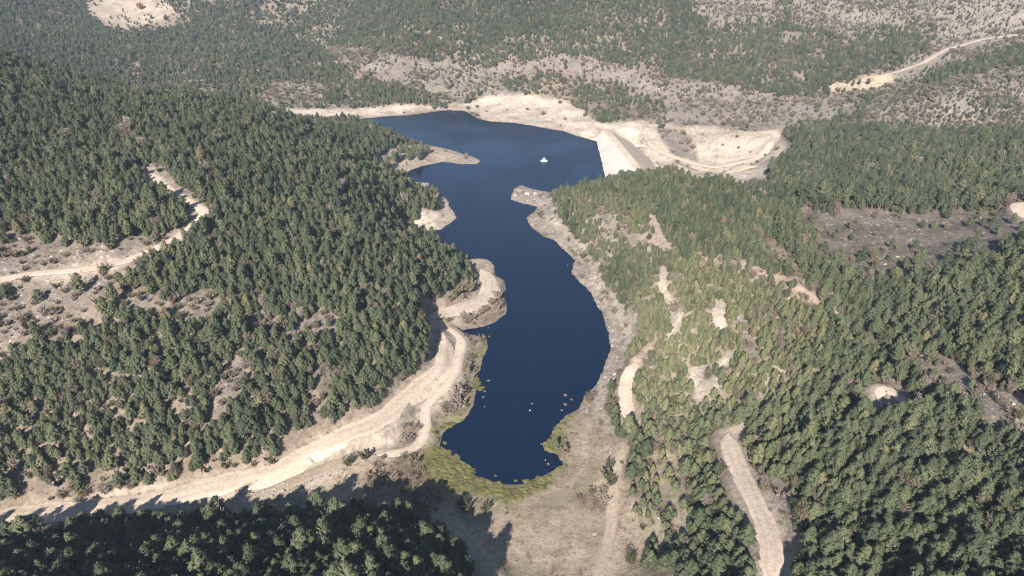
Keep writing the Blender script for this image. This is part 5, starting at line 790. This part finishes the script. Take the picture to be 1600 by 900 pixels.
def reed_mesh(seed):
    r = random.Random(seed); V, Fq = [], []
    for i in range(120):
        an = r.uniform(0, 6.28); d = abs(r.gauss(0, .42)); b = np.array((math.cos(an)*d, math.sin(an)*d, 0)); L = r.uniform(.5, 1.0)
        quad(V, Fq, b+np.array((0, 0, L*.45)), (math.cos(an)*.35, math.sin(an)*.35, 1), (r.gauss(0, 1), r.gauss(0, 1), .4), L, .12)
    me = mesh_np('reed tuft', V, Fq); me.materials.append(M['reed']); return me
RM = [reed_mesh(i) for i in range(3)]
RL = ['rusty reed tuft in the water by the right shore, upper one', 'rusty reed tuft in the water by the right shore, lower one', 'pale reed tuft in mid water at the near end', 'reed tuft off the left shore weed, upper one', 'reed tuft off the left shore weed, lower one', 'reed tuft in the water below the headland', 'reed tuft in the weed at the near end', 'small reed tuft close to the right bank']
for q, (x, y) in enumerate(SPOTS['reed']):
    o = link('reed_tuft', RM[q % 3]); o.location = (x, y, -.05); o.scale = (.5, .5, .42) if q < 2 else (.36, .36, .34); tag(o, RL[q], 'reeds')

# ---- pond weed along the near shores
V, Fq = [], []
for poly in WEED:
    Pp = np.array(poly); x0, y0 = Pp.min(0)-2; x1, y1 = Pp.max(0)+2; cnt = int((x1-x0)*(y1-y0)*1.5)
    X = rng.uniform(x0, x1, cnt); Y = rng.uniform(y0, y1, cnt); sdp = poly_sd(X, Y, Pp)+fbm(X, Y, 5, 3, 77)*2.2
    keep = ((sdp < 0) & (fbm(X, Y, 5, 4, 78, .6) > -.12)) | ((sdp < 3.2) & (rng.random(cnt) < .02) & (fbm(X, Y, 4, 3, 79) > .05))
    for x, y in zip(X[keep], Y[keep]):
        z = max(0.0, float(ground_z(x, y))); r_ = rng.uniform(.35, .95); b = len(V); V.append((x, y, z+rng.uniform(.10, .28)))
        for k_ in range(7):
            rr = r_*rng.uniform(.6, 1.2); t_ = k_*.8976; V.append((x+rr*math.cos(t_), y+rr*math.sin(t_), z+.02+rng.uniform(0, .06)))
        Fq += [(b, b+1+k_, b+1+(k_+1) % 7) for k_ in range(7)]
tag(link('pond_weed', mesh_np('pond weed', V, Fq), M['weed']), 'yellow green weed fringing the near shores of the lake', None, None, 'stuff')

# ---- the pontoon
x, y = SPOTS['pontoon'][0]
pt = tag(empty('pontoon_raft', (x, y, 0)), 'small white and blue pontoon floating alone on the far water', 'raft')
def part(name, fn, mat, loc=(0, 0, 0)):
    bm = bmesh.new(); fn(bm); me = bpy.data.meshes.new(name); bm.to_mesh(me); bm.free(); o = link(name, me, mat, pt); o.location = loc; return o
def hull(bm):
    secs = [(-2.3, .12), (-1.9, .34), (1.5, .36), (2.0, .26), (2.4, .06)]; prev = None
    for xx, r_ in secs:
        ring = [bm.verts.new((xx, r_*math.cos(k_*math.pi/4), .15+r_*math.sin(k_*math.pi/4))) for k_ in range(8)]
        if prev:
            for k_ in range(8): bm.faces.new((prev[k_], prev[(k_+1) % 8], ring[(k_+1) % 8], ring[k_]))
        else: bm.faces.new(ring[::-1])
        prev = ring
    bm.faces.new(prev)
def slab(sx, sy, sz):
    def f(bm):
        bmesh.ops.create_cube(bm, size=1, matrix=Matrix.Diagonal((sx, sy, sz, 1))); bmesh.ops.bevel(bm, geom=list(bm.edges), offset=.04, segments=1, affect='EDGES')
    return f
part('float', hull, M['white paint'], (0, -.9, 0)); part('float', hull, M['white paint'], (0, .9, 0))
part('deck', slab(4.0, 2.3, .14), M['white paint'], (0, 0, .58))
def cone(bm): bmesh.ops.create_cone(bm, cap_ends=True, segments=4, radius1=1.15, radius2=.12, depth=1.0)
for sx in (-.7, .7):
    for sy in (-.7, .7): part('post', slab(.08, .08, 1.1), M['grey metal'], (sx, sy, 1.2))
pt.scale = (.8, .8, .7)
part('canopy', cone, M['white paint'], (0, 0, 2.2)); part('locker', slab(1.2, .9, .7), M['blue plastic'], (0, 0, 1.0))

# ---------------------------------------------------------------- the air
hm = bpy.data.meshes.new('haze'); bm = bmesh.new()
zmax = max(float(GZ.max())+15, CAM_H+20); bmesh.ops.create_cube(bm, size=1, matrix=Matrix.Translation((0, 1300, (zmax-13)/2))@Matrix.Diagonal((7000, 5200, zmax+13, 1)))
bm.to_mesh(hm); bm.free(); haze = tag(link('haze', hm), 'thin blue haze over the far slopes', None, None, 'stuff')
m = bpy.data.materials.new('air'); m.use_nodes = True; nt = m.node_tree; nt.nodes.clear(); oo = nt.nodes.new('ShaderNodeOutputMaterial')
pv = nt.nodes.new('ShaderNodeVolumePrincipled'); pv.inputs['Color'].default_value = (0.66, 0.80, 1.0, 1); pv.inputs['Density'].default_value = 0.00016; pv.inputs['Anisotropy'].default_value = 0.0
nt.links.new(pv.outputs[0], oo.inputs['Volume']); hm.materials.append(m)
print('trees', len(TX), 'shrubs', len(SX), 'stones', len(X), 'ground', nx, ny, 'zmax', zmax)
